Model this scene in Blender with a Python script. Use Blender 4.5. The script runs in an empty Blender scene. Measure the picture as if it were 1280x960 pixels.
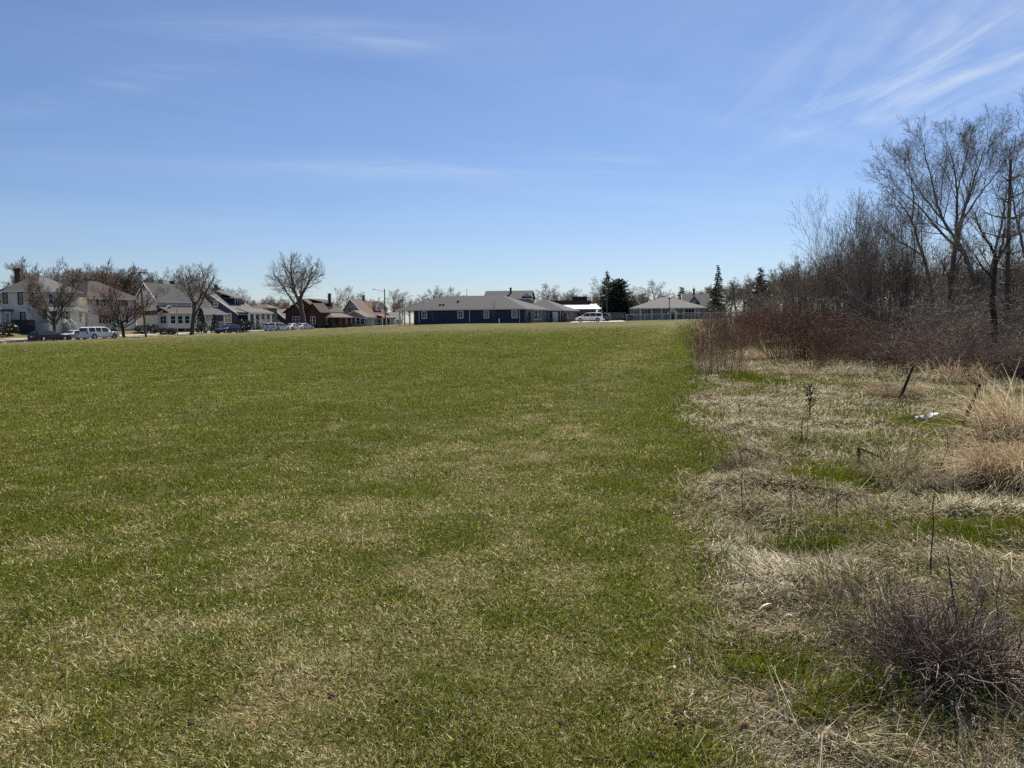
import bpy, math, random
import numpy as np
from mathutils import Vector, Matrix
R = math.radians
scene = bpy.context.scene
COL = scene.collection
# ------------------------------------------------------------------ camera
PITCH, ROLL, F, CAMZ = math.atan2(78, 961), R(0.4), 961.0, 1.6
_u0 = np.array([0, math.sin(PITCH), math.cos(PITCH)]); _f = np.array([0, math.cos(PITCH), -math.sin(PITCH)]); _r0 = np.array([1., 0, 0])
_r = _r0*math.cos(ROLL) - _u0*math.sin(ROLL); _u = _u0*math.cos(ROLL) + _r0*math.sin(ROLL)
cam_d = bpy.data.cameras.new('camera'); cam = bpy.data.objects.new('camera', cam_d); COL.objects.link(cam)
cam_d.sensor_width = 36; cam_d.lens = 36*F/1280; cam_d.clip_start = .05; cam_d.clip_end = 6000
cam.matrix_world = Matrix(((_r[0], _u[0], -_f[0], 0), (_r[1], _u[1], -_f[1], 0), (_r[2], _u[2], -_f[2], CAMZ), (0, 0, 0, 1)))
scene.camera = cam
def P(px, py, Y):
    d = _f + _r*(px-640)/F + _u*(480-py)/F
    return np.array([0, 0, CAMZ]) + d*(Y/d[1])
def proj(p):
    v = np.asarray(p, float) - np.array([0, 0, CAMZ]); w = v@_f
    return 640+F*(v@_r)/w, 480-F*(v@_u)/w
# ------------------------------------------------------------------ street frame
TH = R(20); SU = np.array([math.sin(TH), math.cos(TH)]); SN = np.array([-math.cos(TH), math.sin(TH)]); SO = np.array([-61., 106.])
def street(s, p): return SO + SU*s + SN*p
def sp(x, y):
    dx, dy = x-SO[0], y-SO[1]
    return dx*SU[0]+dy*SU[1], dx*SN[0]+dy*SN[1]
# ------------------------------------------------------------------ noise and terrain
def _hash(ix, iy, seed):
    h = (ix.astype(np.int64)*374761393 + iy.astype(np.int64)*668265263 + seed*1274126177) & 0xffffffff
    h = ((h ^ (h >> 13))*1274126177) & 0xffffffff
    h = ((h ^ (h >> 16))*2246822519) & 0xffffffff
    return ((h ^ (h >> 15)) & 0xffff)/65535.
def vn(x, y, seed=0):
    x = np.asarray(x, float); y = np.asarray(y, float)
    ix, iy = np.floor(x), np.floor(y); fx, fy = x-ix, y-iy
    fx = fx*fx*(3-2*fx); fy = fy*fy*(3-2*fy)
    a, b, c, d = _hash(ix, iy, seed), _hash(ix+1, iy, seed), _hash(ix, iy+1, seed), _hash(ix+1, iy+1, seed)
    return (a*(1-fx)+b*fx)*(1-fy) + (c*(1-fx)+d*fx)*fy
def fbm(x, y, seed=0, o=4):
    t, a, n = 0, .5, 0
    for k in range(o):
        t = t + a*vn(x*2**k+17.3*k, y*2**k-9.1*k, seed+k); n += a; a *= .55
    return t/n
def sst(a, b, x):
    t = np.clip((x-a)/(b-a), 0, 1); return t*t*(3-2*t)
def edge(x, y):              # >0 : the unmown strip
    return (x - (0.05+0.237*y) + (fbm(x*.9, y*.45, 5)-.5)*(.9+.03*np.minimum(y, 40)))
def rough(x, y): return sst(-.3, .42, edge(x, y))*(y > .2)
def plane(x, y): return .021*130*np.tanh(x/130) + .007*300*np.tanh(y/300)
def hz(x, y, micro=True):
    x = np.asarray(x, float); y = np.asarray(y, float)
    s, p = sp(x, y)
    z = plane(x, y) + sst(5, 13, p)*np.clip(1.1-(y-115)*.0105, .2, 1.2)*sst(-80, 0, s+60)
    z = z + .5*sst(112, 145, y)*np.exp(-((x+14)/22)**2)
    z = z - .16*(sst(4.9, 4.4, np.abs(p)))
    if micro:
        r = np.hypot(x, y); q = rough(x, y); near = sst(70, 30, r)
        z = z + near*(.035*(fbm(x*1.3, y*1.3, 11)-.5) + .02*(vn(x*6, y*6, 12)-.5))
        z = z + near*q*(.19*(fbm(x*.9, y*.9, 21)-.45) + .11*(fbm(x*3.5, y*3.5, 22, 2)-.5))
    return z
def gz(x, y): return float(hz(x, y))
def G(px, Y):                 # ground point seen in photo column px at depth Y
    py = 404.
    for _ in range(6):
        q = P(px, py, Y); z = gz(q[0], q[1]); py = proj((q[0], q[1], z))[1]
    return np.array([q[0], q[1], z])
def GP(px, py):               # ground point under a photo pixel
    lo, hi = .8, 400.
    Y = lo
    while Y < hi:
        q = P(px, py, Y)
        if q[2] < gz(q[0], q[1]): break
        Y *= 1.01
    for k in range(20):
        m = Y*(1-.01*.5**(k+1)); q = P(px, py, m)
        if q[2] < gz(q[0], q[1]): Y = m
    return P(px, py, Y)
# ------------------------------------------------------------------ object helpers
def link(name, me, parent=None, mat=None, loc=None):
    o = bpy.data.objects.new(name, me); COL.objects.link(o)
    if parent is not None: o.parent = parent
    if mat is not None and me is not None:
        me.materials.clear(); me.materials.append(mat)
    if loc is not None: o.location = loc
    return o
def tag(o, label=None, cat=None, group=None, kind=None):
    if label: o['label'] = label
    if cat: o['category'] = cat
    if group: o['group'] = group
    if kind: o['kind'] = kind
    return o
def empty(name, loc, rz=0, label=None, cat=None, group=None):
    o = bpy.data.objects.new(name, None); COL.objects.link(o)
    o.location = [float(v) for v in loc]; o.rotation_euler = (0, 0, rz); o.empty_display_size = .2
    return tag(o, label, cat, group)
def kids(o): return [c for c in bpy.data.objects if c.parent is o]
def dup(o, loc, rz=0., sc=1., label=None, group=None, parent=None):
    c = o.copy(); COL.objects.link(c); c.parent = parent
    if parent is None:
        c.location = [float(v) for v in loc]; c.rotation_euler = (0, 0, rz); c.scale = (sc, sc, sc) if not hasattr(sc, '__len__') else sc
        if label: c['label'] = label
        if group: c['group'] = group
    for ch in KID.get(o.name, ()): dup(ch, None, parent=c)
    return c
KID = {}
def reg(o):                   # remembers the children of a prototype for dup
    KID[o.name] = kids(o)
    for c in KID[o.name]: reg(c)
    return o
def arr_mesh(name, v, faces, k, col=None, smooth=False):
    v = np.ascontiguousarray(v, np.float32).reshape(-1, 3); f = np.ascontiguousarray(faces, np.int32).reshape(-1, k)
    me = bpy.data.meshes.new(name); me.vertices.add(len(v)); me.vertices.foreach_set('co', v.ravel())
    me.loops.add(f.size); me.loops.foreach_set('vertex_index', f.ravel())
    me.polygons.add(len(f)); me.polygons.foreach_set('loop_start', np.arange(len(f), dtype=np.int32)*k)
    if smooth: me.polygons.foreach_set('use_smooth', np.ones(len(f), bool))
    if col is not None:
        a = me.attributes.new('tint', 'FLOAT_COLOR', 'POINT')
        c = np.ones((len(v), 4), np.float32); c[:, :3] = col; a.data.foreach_set('color', c.ravel())
    me.update(calc_edges=True)
    return me
def tube_mesh(name, segs, k=4, smooth=True):
    s = np.asarray(segs, float).reshape(-1, 8); p0, p1, r0, r1 = s[:, :3], s[:, 3:6], s[:, 6], s[:, 7]
    d = p1-p0; d /= np.maximum(np.linalg.norm(d, axis=1), 1e-9)[:, None]
    a = np.where(np.abs(d[:, 2:3]) > .9, np.array([[1., 0, 0]]), np.array([[0, 0, 1.]]))
    e1 = np.cross(d, a); e1 /= np.maximum(np.linalg.norm(e1, axis=1), 1e-9)[:, None]; e2 = np.cross(d, e1)
    t = np.arange(k)*2*math.pi/k
    ring = e1[:, None, :]*np.cos(t)[None, :, None] + e2[:, None, :]*np.sin(t)[None, :, None]
    v = np.concatenate([p0[:, None]+ring*r0[:, None, None], p1[:, None]+ring*r1[:, None, None]], axis=1)
    i = np.arange(k); j = (i+1) % k
    f = np.stack([i, j, j+k, i+k], 1)[None]+(np.arange(len(s))*2*k)[:, None, None]
    return arr_mesh(name, v, f, 4, smooth=smooth)
class MB:
    def __init__(s): s.v = []; s.f = []
    def quad(s, *p):
        n = len(s.v); s.v += [tuple(map(float, q)) for q in p]; s.f.append(tuple(range(n, n+len(p)))); return s
    def box(s, x0, x1, y0, y1, z0, z1):
        n = len(s.v); s.v += [(x, y, z) for z in (z0, z1) for x, y in ((x0, y0), (x1, y0), (x1, y1), (x0, y1))]
        for f in ((3, 2, 1, 0), (4, 5, 6, 7), (0, 1, 5, 4), (1, 2, 6, 5), (2, 3, 7, 6), (3, 0, 4, 7)): s.f.append(tuple(n+i for i in f))
        return s
    def hull(s, bot, top):     # two matching loops
        n = len(s.v); m = len(bot); s.v += [tuple(map(float, q)) for q in list(bot)+list(top)]
        s.f.append(tuple(n+m-1-i for i in range(m))); s.f.append(tuple(n+m+i for i in range(m)))
        for i in range(m):
            j = (i+1) % m; s.f.append((n+i, n+j, n+m+j, n+m+i))
        return s
    def cyl(s, p0, p1, r0, r1=None, k=10):
        r1 = r0 if r1 is None else r1
        p0, p1 = Vector(p0), Vector(p1); d = (p1-p0).normalized(); a = d.orthogonal().normalized(); b = d.cross(a)
        c = [(math.cos(2*math.pi*i/k), math.sin(2*math.pi*i/k)) for i in range(k)]
        return s.hull([p0+(a*x+b*y)*r0 for x, y in c], [p1+(a*x+b*y)*r1 for x, y in c])
    def build(s, name, mat, parent=None, smooth=False, loc=None, bevel=0):
        me = bpy.data.meshes.new(name); me.from_pydata(s.v, [], s.f); me.update()
        if smooth: me.polygons.foreach_set('use_smooth', [True]*len(me.polygons))
        o = link(name, me, parent, mat, loc)
        if bevel:
            b = o.modifiers.new('b', 'BEVEL'); b.width = bevel; b.segments = 1; b.limit_method = 'ANGLE'
        return o
# ------------------------------------------------------------------ materials
def mat(name, c, rough=.8, var=.25, scale=3., spec=.3, bump=0., stripes=0., c2=None, metal=0.):
    m = bpy.data.materials.new(name); m.use_nodes = True; t = m.node_tree; b = t.nodes['Principled BSDF']
    b.inputs['Roughness'].default_value = rough; b.inputs['Specular IOR Level'].default_value = spec; b.inputs['Metallic'].default_value = metal
    tc = t.nodes.new('ShaderNodeTexCoord'); n = t.nodes.new('ShaderNodeTexNoise'); n.inputs['Scale'].default_value = scale; n.inputs['Detail'].default_value = 6
    n.inputs['Roughness'].default_value = .65
    t.links.new(tc.outputs['Object'], n.inputs['Vector'])
    mx = t.nodes.new('ShaderNodeMix'); mx.data_type = 'RGBA'
    hi = c2 if c2 else [min(1, v*(1+var)) for v in c]; lo = c if c2 else [v*(1-var) for v in c]
    mx.inputs[6].default_value = (*lo, 1); mx.inputs[7].default_value = (*hi, 1)
    mr = t.nodes.new('ShaderNodeMapRange'); mr.inputs[1].default_value = .3; mr.inputs[2].default_value = .7
    t.links.new(n.outputs[0], mr.inputs[0]); t.links.new(mr.outputs[0], mx.inputs[0]); t.links.new(mx.outputs[2], b.inputs['Base Color'])
    h = n.outputs[0]
    if stripes:
        sx = t.nodes.new('ShaderNodeSeparateXYZ'); t.links.new(tc.outputs['Object'], sx.inputs[0])
        f = t.nodes.new('ShaderNodeMath'); f.operation = 'MULTIPLY'; f.inputs[1].default_value = 1/stripes; t.links.new(sx.outputs[2], f.inputs[0])
        g = t.nodes.new('ShaderNodeMath'); g.operation = 'FRACT'; t.links.new(f.outputs[0], g.inputs[0]); h = g.outputs[0]
    if bump:
        bp = t.nodes.new('ShaderNodeBump'); bp.inputs['Strength'].default_value = .6; bp.inputs['Distance'].default_value = bump
        t.links.new(h, bp.inputs['Height']); t.links.new(bp.outputs[0], b.inputs['Normal'])
    return m
def leafmat(name, trans=.35, sheen=.12):
    m = bpy.data.materials.new(name); m.use_nodes = True; t = m.node_tree; t.nodes.clear()
    o = t.nodes.new('ShaderNodeOutputMaterial'); a = t.nodes.new('ShaderNodeAttribute'); a.attribute_name = 'tint'
    d = t.nodes.new('ShaderNodeBsdfDiffuse'); tr = t.nodes.new('ShaderNodeBsdfTranslucent'); mx = t.nodes.new('ShaderNodeMixShader'); mx.inputs[0].default_value = trans
    gl = t.nodes.new('ShaderNodeBsdfGlossy'); gl.inputs['Roughness'].default_value = .45; m2 = t.nodes.new('ShaderNodeMixShader'); m2.inputs[0].default_value = sheen*.3
    for n in (d, tr): t.links.new(a.outputs['Color'], n.inputs['Color'])
    t.links.new(d.outputs[0], mx.inputs[1]); t.links.new(tr.outputs[0], mx.inputs[2])
    t.links.new(mx.outputs[0], m2.inputs[1]); t.links.new(gl.outputs[0], m2.inputs[2]); t.links.new(m2.outputs[0], o.inputs[0])
    return m
M = dict(
    grass=leafmat('grass_blades', .36, .02), dry=leafmat('dry_grass', .24, .03), leaf=leafmat('evergreen_leaves', .2, .2),
    bark=mat('bark', (.09, .075, .06), .9, .45, 9, bump=.02), bark_pale=mat('pale_bark', (.17, .15, .125), .9, .5, 5, bump=.02),
    bark_dark=mat('dark_bark', (.045, .036, .03), .9, .4, 8, bump=.02),
    twig=mat('twigs', (.175, .145, .118), .9, .4, 2), twig_red=mat('reddish_twigs', (.15, .09, .076), .9, .4, 2), twig_pale=mat('grey_brown_twigs', (.16, .135, .115), .9, .4, 2), twig_grey=mat('grey_twigs', (.19, .165, .145), .9, .4, 2),
    stem=mat('red_brown_stems', (.13, .066, .046), .85, .6, 3), stem_tan=mat('tan_stems', (.16, .09, .06), .85, .45, 2), seed=mat('seed_heads', (.17, .10, .066), .95, .45, 6),
    stem_grey=mat('grey_stems', (.24, .18, .125), .9, .45, 5), stem_bush=mat('grey_brown_stems', (.17, .13, .105), .9, .5, 5), stem_black=mat('blackened_stems', (.03, .024, .02), .9, .4, 6),
    white=mat('white_siding', (.69, .665, .61), .7, .07, 2, stripes=.12, bump=.01), cream=mat('cream_siding', (.64, .61, .51), .7, .07, 2, stripes=.12, bump=.01),
    grey_trim=mat('grey_trim', (.5, .49, .47), .6, .08, 2), trim=mat('white_trim', (.8, .775, .72), .6, .05, 2), navy=mat('dark_blue_siding', (.02, .032, .062), .7, .2, 2, stripes=.15, bump=.012),
    blue=mat('blue_siding', (.032, .043, .08), .65, .15, 1.5, stripes=.18, bump=.012), olive=mat('sage_siding', (.24, .25, .18), .75, .1, 2, stripes=.12, bump=.01),
    tan=mat('tan_siding', (.4, .35, .27), .75, .1, 2, stripes=.12, bump=.01), brick=mat('dark_red_brick', (.085, .042, .034), .9, .35, 5, bump=.01),
    brown_brick=mat('brown_brick', (.2, .13, .095), .9, .25, 5, bump=.01), stone=mat('grey_brick', (.22, .2, .2), .9, .25, 5, bump=.01),
    grey_wall=mat('grey_siding', (.27, .28, .29), .75, .1, 2, stripes=.12, bump=.01),
    roof_grey=mat('grey_shingles', (.088, .088, .088), .9, .18, 2.5, bump=.02, stripes=.14), roof_dark=mat('charcoal_shingles', (.05, .051, .055), .9, .18, 2.5, bump=.02, stripes=.14),
    roof_brown=mat('brown_shingles', (.05, .034, .028), .9, .22, 2.5, bump=.02, stripes=.14), roof_dark_brown=mat('dark_brown_shingles', (.034, .026, .023), .9, .22, 2.5, bump=.02, stripes=.14), roof_red=mat('red_brown_shingles', (.11, .055, .042), .9, .22, 2.5, bump=.02, stripes=.14),
    roof_tan=mat('tan_shingles', (.11, .08, .06), .9, .22, 2.5, bump=.02, stripes=.14), roof_white=mat('white_metal_roof', (.6, .59, .56), .6, .06, 2),
    glass=mat('window_glass', (.02, .024, .028), .06, .2, 1, spec=.6), dark=mat('shaded_opening', (.02, .02, .022), .8, .3, 1), door=mat('door_paint', (.12, .12, .13), .5, .1, 1),
    wood_dark=mat('dark_fence_boards', (.035, .034, .042), .85, .25, 4, bump=.01), wood_grey=mat('weathered_wood', (.17, .15, .13), .9, .35, 7, bump=.02),
    pole=mat('pole_wood', (.13, .11, .09), .9, .3, 5, bump=.01), metal=mat('galvanised_metal', (.42, .43, .44), .45, .1, 3, metal=.6), black=mat('black_metal', (.02, .02, .022), .5, .2, 3),
    concrete=mat('concrete', (.27, .26, .23), .9, .15, 1.5, bump=.005), pale_concrete=mat('pale_concrete', (.5, .48, .43), .9, .1, 1.5, bump=.005), asphalt=mat('asphalt', (.075, .075, .075), .95, .25, 2, bump=.006),
    tyre=mat('tyre_rubber', (.02, .02, .02), .8, .2, 5), rim=mat('wheel_rim', (.45, .45, .46), .35, .1, 5, metal=.7),
    car_white=mat('white_car_paint', (.82, .79, .73), .22, .03, 1, spec=.5), car_silver=mat('silver_car_paint', (.5, .52, .55), .25, .03, 1, spec=.5, metal=.3),
    car_navy=mat('dark_navy_car_paint', (.012, .015, .028), .2, .05, 1, spec=.6), car_blue=mat('dusty_blue_car_paint', (.028, .026, .06), .25, .05, 1, spec=.5),
    lamp_red=mat('tail_lamp', (.25, .01, .01), .2, .05, 1), lamp_clear=mat('head_lamp', (.6, .6, .58), .15, .05, 1, spec=.6), plastic=mat('white_plastic', (.8, .8, .8), .45, .05, 6), bag=mat('dirty_white_plastic', (.5, .49, .46), .55, .25, 14),
    red_trim=mat('red_brown_trim', (.26, .1, .07), .7, .1, 3), soil=mat('dark_soil', (.04, .032, .026), .95, .5, 30, bump=.01), paper=mat('pale_husk', (.72, .66, .52), .7, .15, 20),
    deadleaf=mat('dead_leaf', (.2, .12, .07), .8, .5, 25), paleleaf=mat('pale_dead_leaf', (.36, .29, .22), .8, .4, 25),
)
def bleach(m, tan, z0, z1):   # dry stems are bleached towards the root
    t = m.node_tree; b = t.nodes['Principled BSDF']; src = b.inputs['Base Color'].links[0].from_socket
    tc = t.nodes.new('ShaderNodeTexCoord'); sx = t.nodes.new('ShaderNodeSeparateXYZ'); t.links.new(tc.outputs['Object'], sx.inputs[0])
    n = t.nodes.new('ShaderNodeTexNoise'); n.inputs['Scale'].default_value = 9; t.links.new(tc.outputs['Object'], n.inputs['Vector'])
    ad = t.nodes.new('ShaderNodeMath'); ad.operation = 'MULTIPLY_ADD'; ad.inputs[1].default_value = 1.1; t.links.new(n.outputs[0], ad.inputs[0]); t.links.new(sx.outputs[2], ad.inputs[2])
    mr = t.nodes.new('ShaderNodeMapRange'); mr.inputs[1].default_value = z0+.55; mr.inputs[2].default_value = z1+.55; t.links.new(ad.outputs[0], mr.inputs[0])
    mx = t.nodes.new('ShaderNodeMix'); mx.data_type = 'RGBA'; mx.inputs[6].default_value = (*tan, 1); t.links.new(src, mx.inputs[7]); t.links.new(mr.outputs[0], mx.inputs[0]); t.links.new(mx.outputs[2], b.inputs['Base Color'])
bleach(M['stem'], (.27, .195, .12), .05, .7); bleach(M['stem_tan'], (.38, .29, .185), .35, 1.1)
DENS = 1.0
# ------------------------------------------------------------------ light and sky
SUN_AZ, SUN_EL = R(22), R(50)      # azimuth from +Y towards +X
sd = Vector((math.sin(SUN_AZ)*math.cos(SUN_EL), math.cos(SUN_AZ)*math.cos(SUN_EL), math.sin(SUN_EL)))
ld = bpy.data.lights.new('sun', 'SUN'); ld.energy = 4.7; ld.angle = R(.53); ld.color = (1, .94, .83)
lo = bpy.data.objects.new('sun', ld); COL.objects.link(lo); lo.rotation_euler = sd.to_track_quat('Z', 'Y').to_euler()
w = bpy.data.worlds.new('World'); scene.world = w; w.use_nodes = True; t = w.node_tree; t.nodes.clear()
N = t.nodes.new; L = t.links.new
out = N('ShaderNodeOutputWorld'); bg = N('ShaderNodeBackground'); bg.inputs[1].default_value = SKY_STRENGTH = .054
sky = N('ShaderNodeTexSky'); sky.sky_type = 'NISHITA'; sky.sun_disc = False; sky.sun_elevation = SUN_EL; sky.sun_rotation = SUN_AZ
sky.altitude = 200; sky.air_density = 1.0; sky.dust_density = .35; sky.ozone_density = 2.2
tc = N('ShaderNodeTexCoord'); sx = N('ShaderNodeSeparateXYZ'); L(tc.outputs['Generated'], sx.inputs[0])
def mth(op, a, b=None, c=None):
    n = N('ShaderNodeMath'); n.operation = op
    for i, v in enumerate((a, b, c)):
        if v is None: continue
        if hasattr(v, 'is_linked') or hasattr(v, 'links'): L(v, n.inputs[i])
        else: n.inputs[i].default_value = v
    return n.outputs[0]
zc = mth('MAXIMUM', sx.outputs[2], .02)
cu, cv = mth('DIVIDE', sx.outputs[0], mth('ADD', zc, .12)), mth('DIVIDE', sx.outputs[1], mth('ADD', zc, .12))   # a flat layer of high cloud
_a, _b = [(lambda d: np.array([d[0]/(d[2]+.12), d[1]/(d[2]+.12)]))((lambda v: v/np.linalg.norm(v))(P(*q, 100)-np.array([0, 0, CAMZ]))) for q in ((1060, 150), (1280, 15))]
ROTC = math.atan2(_b[1]-_a[1], _b[0]-_a[0])
def wisps(rot, su, sv, scale, lo_, hi_, seed):
    cx = N('ShaderNodeCombineXYZ'); c_, s_ = math.cos(rot), math.sin(rot)
    L(mth('MULTIPLY', mth('ADD', mth('MULTIPLY', cu, c_), mth('MULTIPLY', cv, s_)), su), cx.inputs[0])
    L(mth('MULTIPLY', mth('SUBTRACT', mth('MULTIPLY', cv, c_), mth('MULTIPLY', cu, s_)), sv), cx.inputs[1]); cx.inputs[2].default_value = seed
    n = N('ShaderNodeTexNoise'); n.inputs['Scale'].default_value = scale; n.inputs['Detail'].default_value = 9; n.inputs['Roughness'].default_value = .62; n.inputs['Distortion'].default_value = .6
    L(cx.outputs[0], n.inputs['Vector'])
    m = N('ShaderNodeMapRange'); m.interpolation_type = 'SMOOTHSTEP'; m.inputs[1].default_value = lo_; m.inputs[2].default_value = hi_; L(n.outputs[0], m.inputs[0])
    return m.outputs[0]
def patch(px, py, ru, rv, rot):           # where a bank of cirrus lies, on the same layer
    d = P(px, py, 100)-np.array([0, 0, CAMZ]); d = d/np.linalg.norm(d); u0, v0 = d[0]/(d[2]+.12), d[1]/(d[2]+.12)
    c_, s_ = math.cos(rot), math.sin(rot); a, b = mth('SUBTRACT', cu, u0), mth('SUBTRACT', cv, v0)
    p_ = mth('DIVIDE', mth('ADD', mth('MULTIPLY', a, c_), mth('MULTIPLY', b, s_)), ru)
    q_ = mth('DIVIDE', mth('SUBTRACT', mth('MULTIPLY', b, c_), mth('MULTIPLY', a, s_)), rv)
    return mth('POWER', 2.718, mth('MULTIPLY', mth('ADD', mth('MULTIPLY', p_, p_), mth('MULTIPLY', q_, q_)), -1))
streak = wisps(ROTC, .9, 3.0, 1.9, .40, .8, 3.1); streak2 = wisps(R(6), .45, 2.6, 1.8, .42, .8, 5.7); veil = wisps(R(20), .6, 1.5, 1.1, .3, .8, 8.4)
cl = None
RC = ROTC
for (px, py, ru, rv, rot, k) in ((1240, 50, .5, .24, RC, .5), (1130, 115, .5, .16, RC, .6), (1190, 60, .9, .5, RC, .5), (370, 45, .3, .08, R(10), .95), (560, 55, .2, .05, R(5), .25),
                                 (540, 212, .6, .12, R(8), .85), (740, 195, .25, .06, R(20), .5), (110, 115, .3, .08, R(-15), .55), (900, 240, .8, .3, R(10), .35)):
    b = mth('MULTIPLY', patch(px, py, ru, rv, rot), k); b = mth('MULTIPLY', b, mth('ADD', mth('MULTIPLY', streak if rot == RC else streak2, .55), mth('MULTIPLY', veil, .22))); cl = b if cl is None else mth('ADD', cl, b)
cm = mth('MINIMUM', mth('ADD', cl, mth('MULTIPLY', veil, .08)), .8)
mx = N('ShaderNodeMix'); mx.data_type = 'RGBA'; L(cm, mx.inputs[0]); tn = N('ShaderNodeMix'); tn.data_type = 'RGBA'; tn.blend_type = 'MULTIPLY'; tn.inputs[0].default_value = 1; tn.inputs[7].default_value = (.70, .78, .965, 1); L(sky.outputs[0], tn.inputs[6]); L(tn.outputs[2], mx.inputs[6]); mx.inputs[7].default_value = (7.2, 8.0, 9.0, 1)
L(mx.outputs[2], bg.inputs[0]); L(bg.outputs[0], out.inputs[0])
vs = scene.view_settings; vs.view_transform = 'Standard'; vs.look = 'None'; vs.gamma = 1; vs.use_curve_mapping = False; vs.exposure = 0.98
cy = scene.cycles; cy.max_bounces = 5; cy.diffuse_bounces = 2; cy.glossy_bounces = 2; cy.transmission_bounces = 3; cy.transparent_max_bounces = 4
cy.sample_clamp_indirect = 4; cy.use_denoising = False; cy.sample_clamp_direct = 12; cy.caustics_reflective = False; cy.caustics_refractive = False
# ------------------------------------------------------------------ ground
def straw(x, y):              # share of dead blades, 0 green .. 1 straw
    r = np.hypot(x, y)
    big = fbm(x*.12, y*.07, 31, 3); mid = fbm(x*.7, y*.45, 32, 3); fine = fbm(x*3, y*3, 33, 2)
    s = .34 + .26*(big-.5) + .25*(mid-.5) + .78*(fine-.5)
    s = s - .14*sst(6, 15, r)*sst(90, 40, r) + .25*sst(8.5, 3, r)
    s = s + .2*sst(75, 125, y) + .35*sst(-22, -4.5, sp(x, y)[1])
    e = edge(x, y)
    s = s - .17*sst(-1.3, -.4, e)*sst(.3, -.2, e)*sst(1, 3.5, y)           # greener along the unmown strip
    s = s + .22*np.exp(-((e+2.6)/1.1)**2)*sst(5, 9, y)
    q = rough(x, y)
    rs = .80 + .75*(fbm(x*.9, y*.9, 41, 3)-.52) + .2*np.exp(-((e-.35)/.45)**2) + .3*(fine-.5)
    gp = GPATCH
    for (cx_, cy_, rx_, ry_) in gp: rs = rs - .85*np.exp(-((x-cx_)/rx_)**2-((y-cy_)/ry_)**2)
    return np.clip(s*(1-q)+rs*q, 0, 1)
GPATCH = []
for (px, py, rx_, ry_) in ((1235, 668, .5, .28), (1000, 690, .25, .12), (1060, 870, .13, .09), (930, 470, .5, 1.5), (1010, 900, .1, .07), (1165, 535, .4, .5), (960, 840, .2, .2), (1060, 600, .4, .25)):
    q = GP(px, py); GPATCH.append((q[0], q[1], rx_, ry_))
th = np.concatenate([np.linspace(-180, -60, 40)[:-1], np.linspace(-60, 60, 560), np.linspace(60, 180, 40)[1:-1]]); th = np.radians(th)
rr = np.concatenate([[0.02], np.geomspace(.4, 260, 520), np.geomspace(280, 3000, 24)])
TT, RR = np.meshgrid(th, rr); gx, gy = RR*np.sin(TT), RR*np.cos(TT); gzv = hz(gx, gy)
nt, nr = len(th), len(rr); i, j = np.meshgrid(np.arange(nr-1), np.arange(nt), indexing='ij'); j2 = (j+1) % nt
fc = np.stack([i*nt+j, i*nt+j2, (i+1)*nt+j2, (i+1)*nt+j], -1)[..., ::-1].reshape(-1, 4)
me = arr_mesh('ground', np.stack([gx, gy, gzv], -1), fc, 4, smooth=True)
a = me.attributes.new('straw', 'FLOAT', 'POINT'); a.data.foreach_set('value', straw(gx, gy).ravel().astype(np.float32))
a = me.attributes.new('rough', 'FLOAT', 'POINT'); a.data.foreach_set('value', rough(gx, gy).ravel().astype(np.float32))
m = bpy.data.materials.new('turf'); m.use_nodes = True; t = m.node_tree; b = t.nodes['Principled BSDF']; b.inputs['Roughness'].default_value = .95; b.inputs['Specular IOR Level'].default_value = .1
N = t.nodes.new; L = t.links.new
geo = N('ShaderNodeNewGeometry')
def nz(scale, det=4, str_=(1, 1, 1)):
    mp = N('ShaderNodeMapping'); mp.inputs['Scale'].default_value = str_; L(geo.outputs['Position'], mp.inputs[0])
    n = N('ShaderNodeTexNoise'); n.inputs['Scale'].default_value = scale; n.inputs['Detail'].default_value = det; n.inputs['Roughness'].default_value = .7; L(mp.outputs[0], n.inputs['Vector']); return n.outputs[0]
def mixc(f, a_, b_):
    n = N('ShaderNodeMix'); n.data_type = 'RGBA'
    for v, k in ((f, 0), (a_, 6), (b_, 7)):
        if isinstance(v, tuple): n.inputs[k].default_value = (*v, 1)
        elif isinstance(v, float): n.inputs[k].default_value = v
        else: L(v, n.inputs[k])
    return n.outputs[2]
def rng_(v, a_, b_):
    n = N('ShaderNodeMapRange'); n.inputs[1].default_value = a_; n.inputs[2].default_value = b_; L(v, n.inputs[0]); return n.outputs[0]
st = N('ShaderNodeAttribute'); st.attribute_name = 'straw'; ro = N('ShaderNodeAttribute'); ro.attribute_name = 'rough'
fine = nz(22, 5); grain = nz(1.1, 8, (1, .5, 1)); patchy = nz(.16, 5, (1, .55, 1)); streaky = nz(.55, 5, (.16, 1, 1))
mth2 = mth
sv = mth('ADD', mth('ADD', st.outputs['Fac'], mth('MULTIPLY', mth('SUBTRACT', fine, .5), 1.1)), mth('MULTIPLY', mth('SUBTRACT', grain, .5), 1.3))
sv = mth('ADD', sv, mth('MULTIPLY', mth('SUBTRACT', mth('ADD', patchy, streaky), 1.0), .8))
green = mixc(rng_(fine, .3, .7), (.032, .042, .005), (.07, .08, .011)); dead = mixc(rng_(fine, .3, .7), (.07, .053, .02), (.18, .145, .06))  # both colours lowered to carry the self-shadowing between grass blades
c = mixc(rng_(sv, .32, .85), green, dead)
c = mixc(mth('MULTIPLY', rng_(nz(9, 3), .58, .75), .5), c, (.05, .04, .028))
L(c, b.inputs['Base Color'])
bp = N('ShaderNodeBump'); bp.inputs['Strength'].default_value = 1; bp.inputs['Distance'].default_value = .05; L(mth('ADD', fine, grain), bp.inputs['Height']); L(bp.outputs[0], b.inputs['Normal'])
tag(link('ground', me, mat=m), kind='structure')
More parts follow.
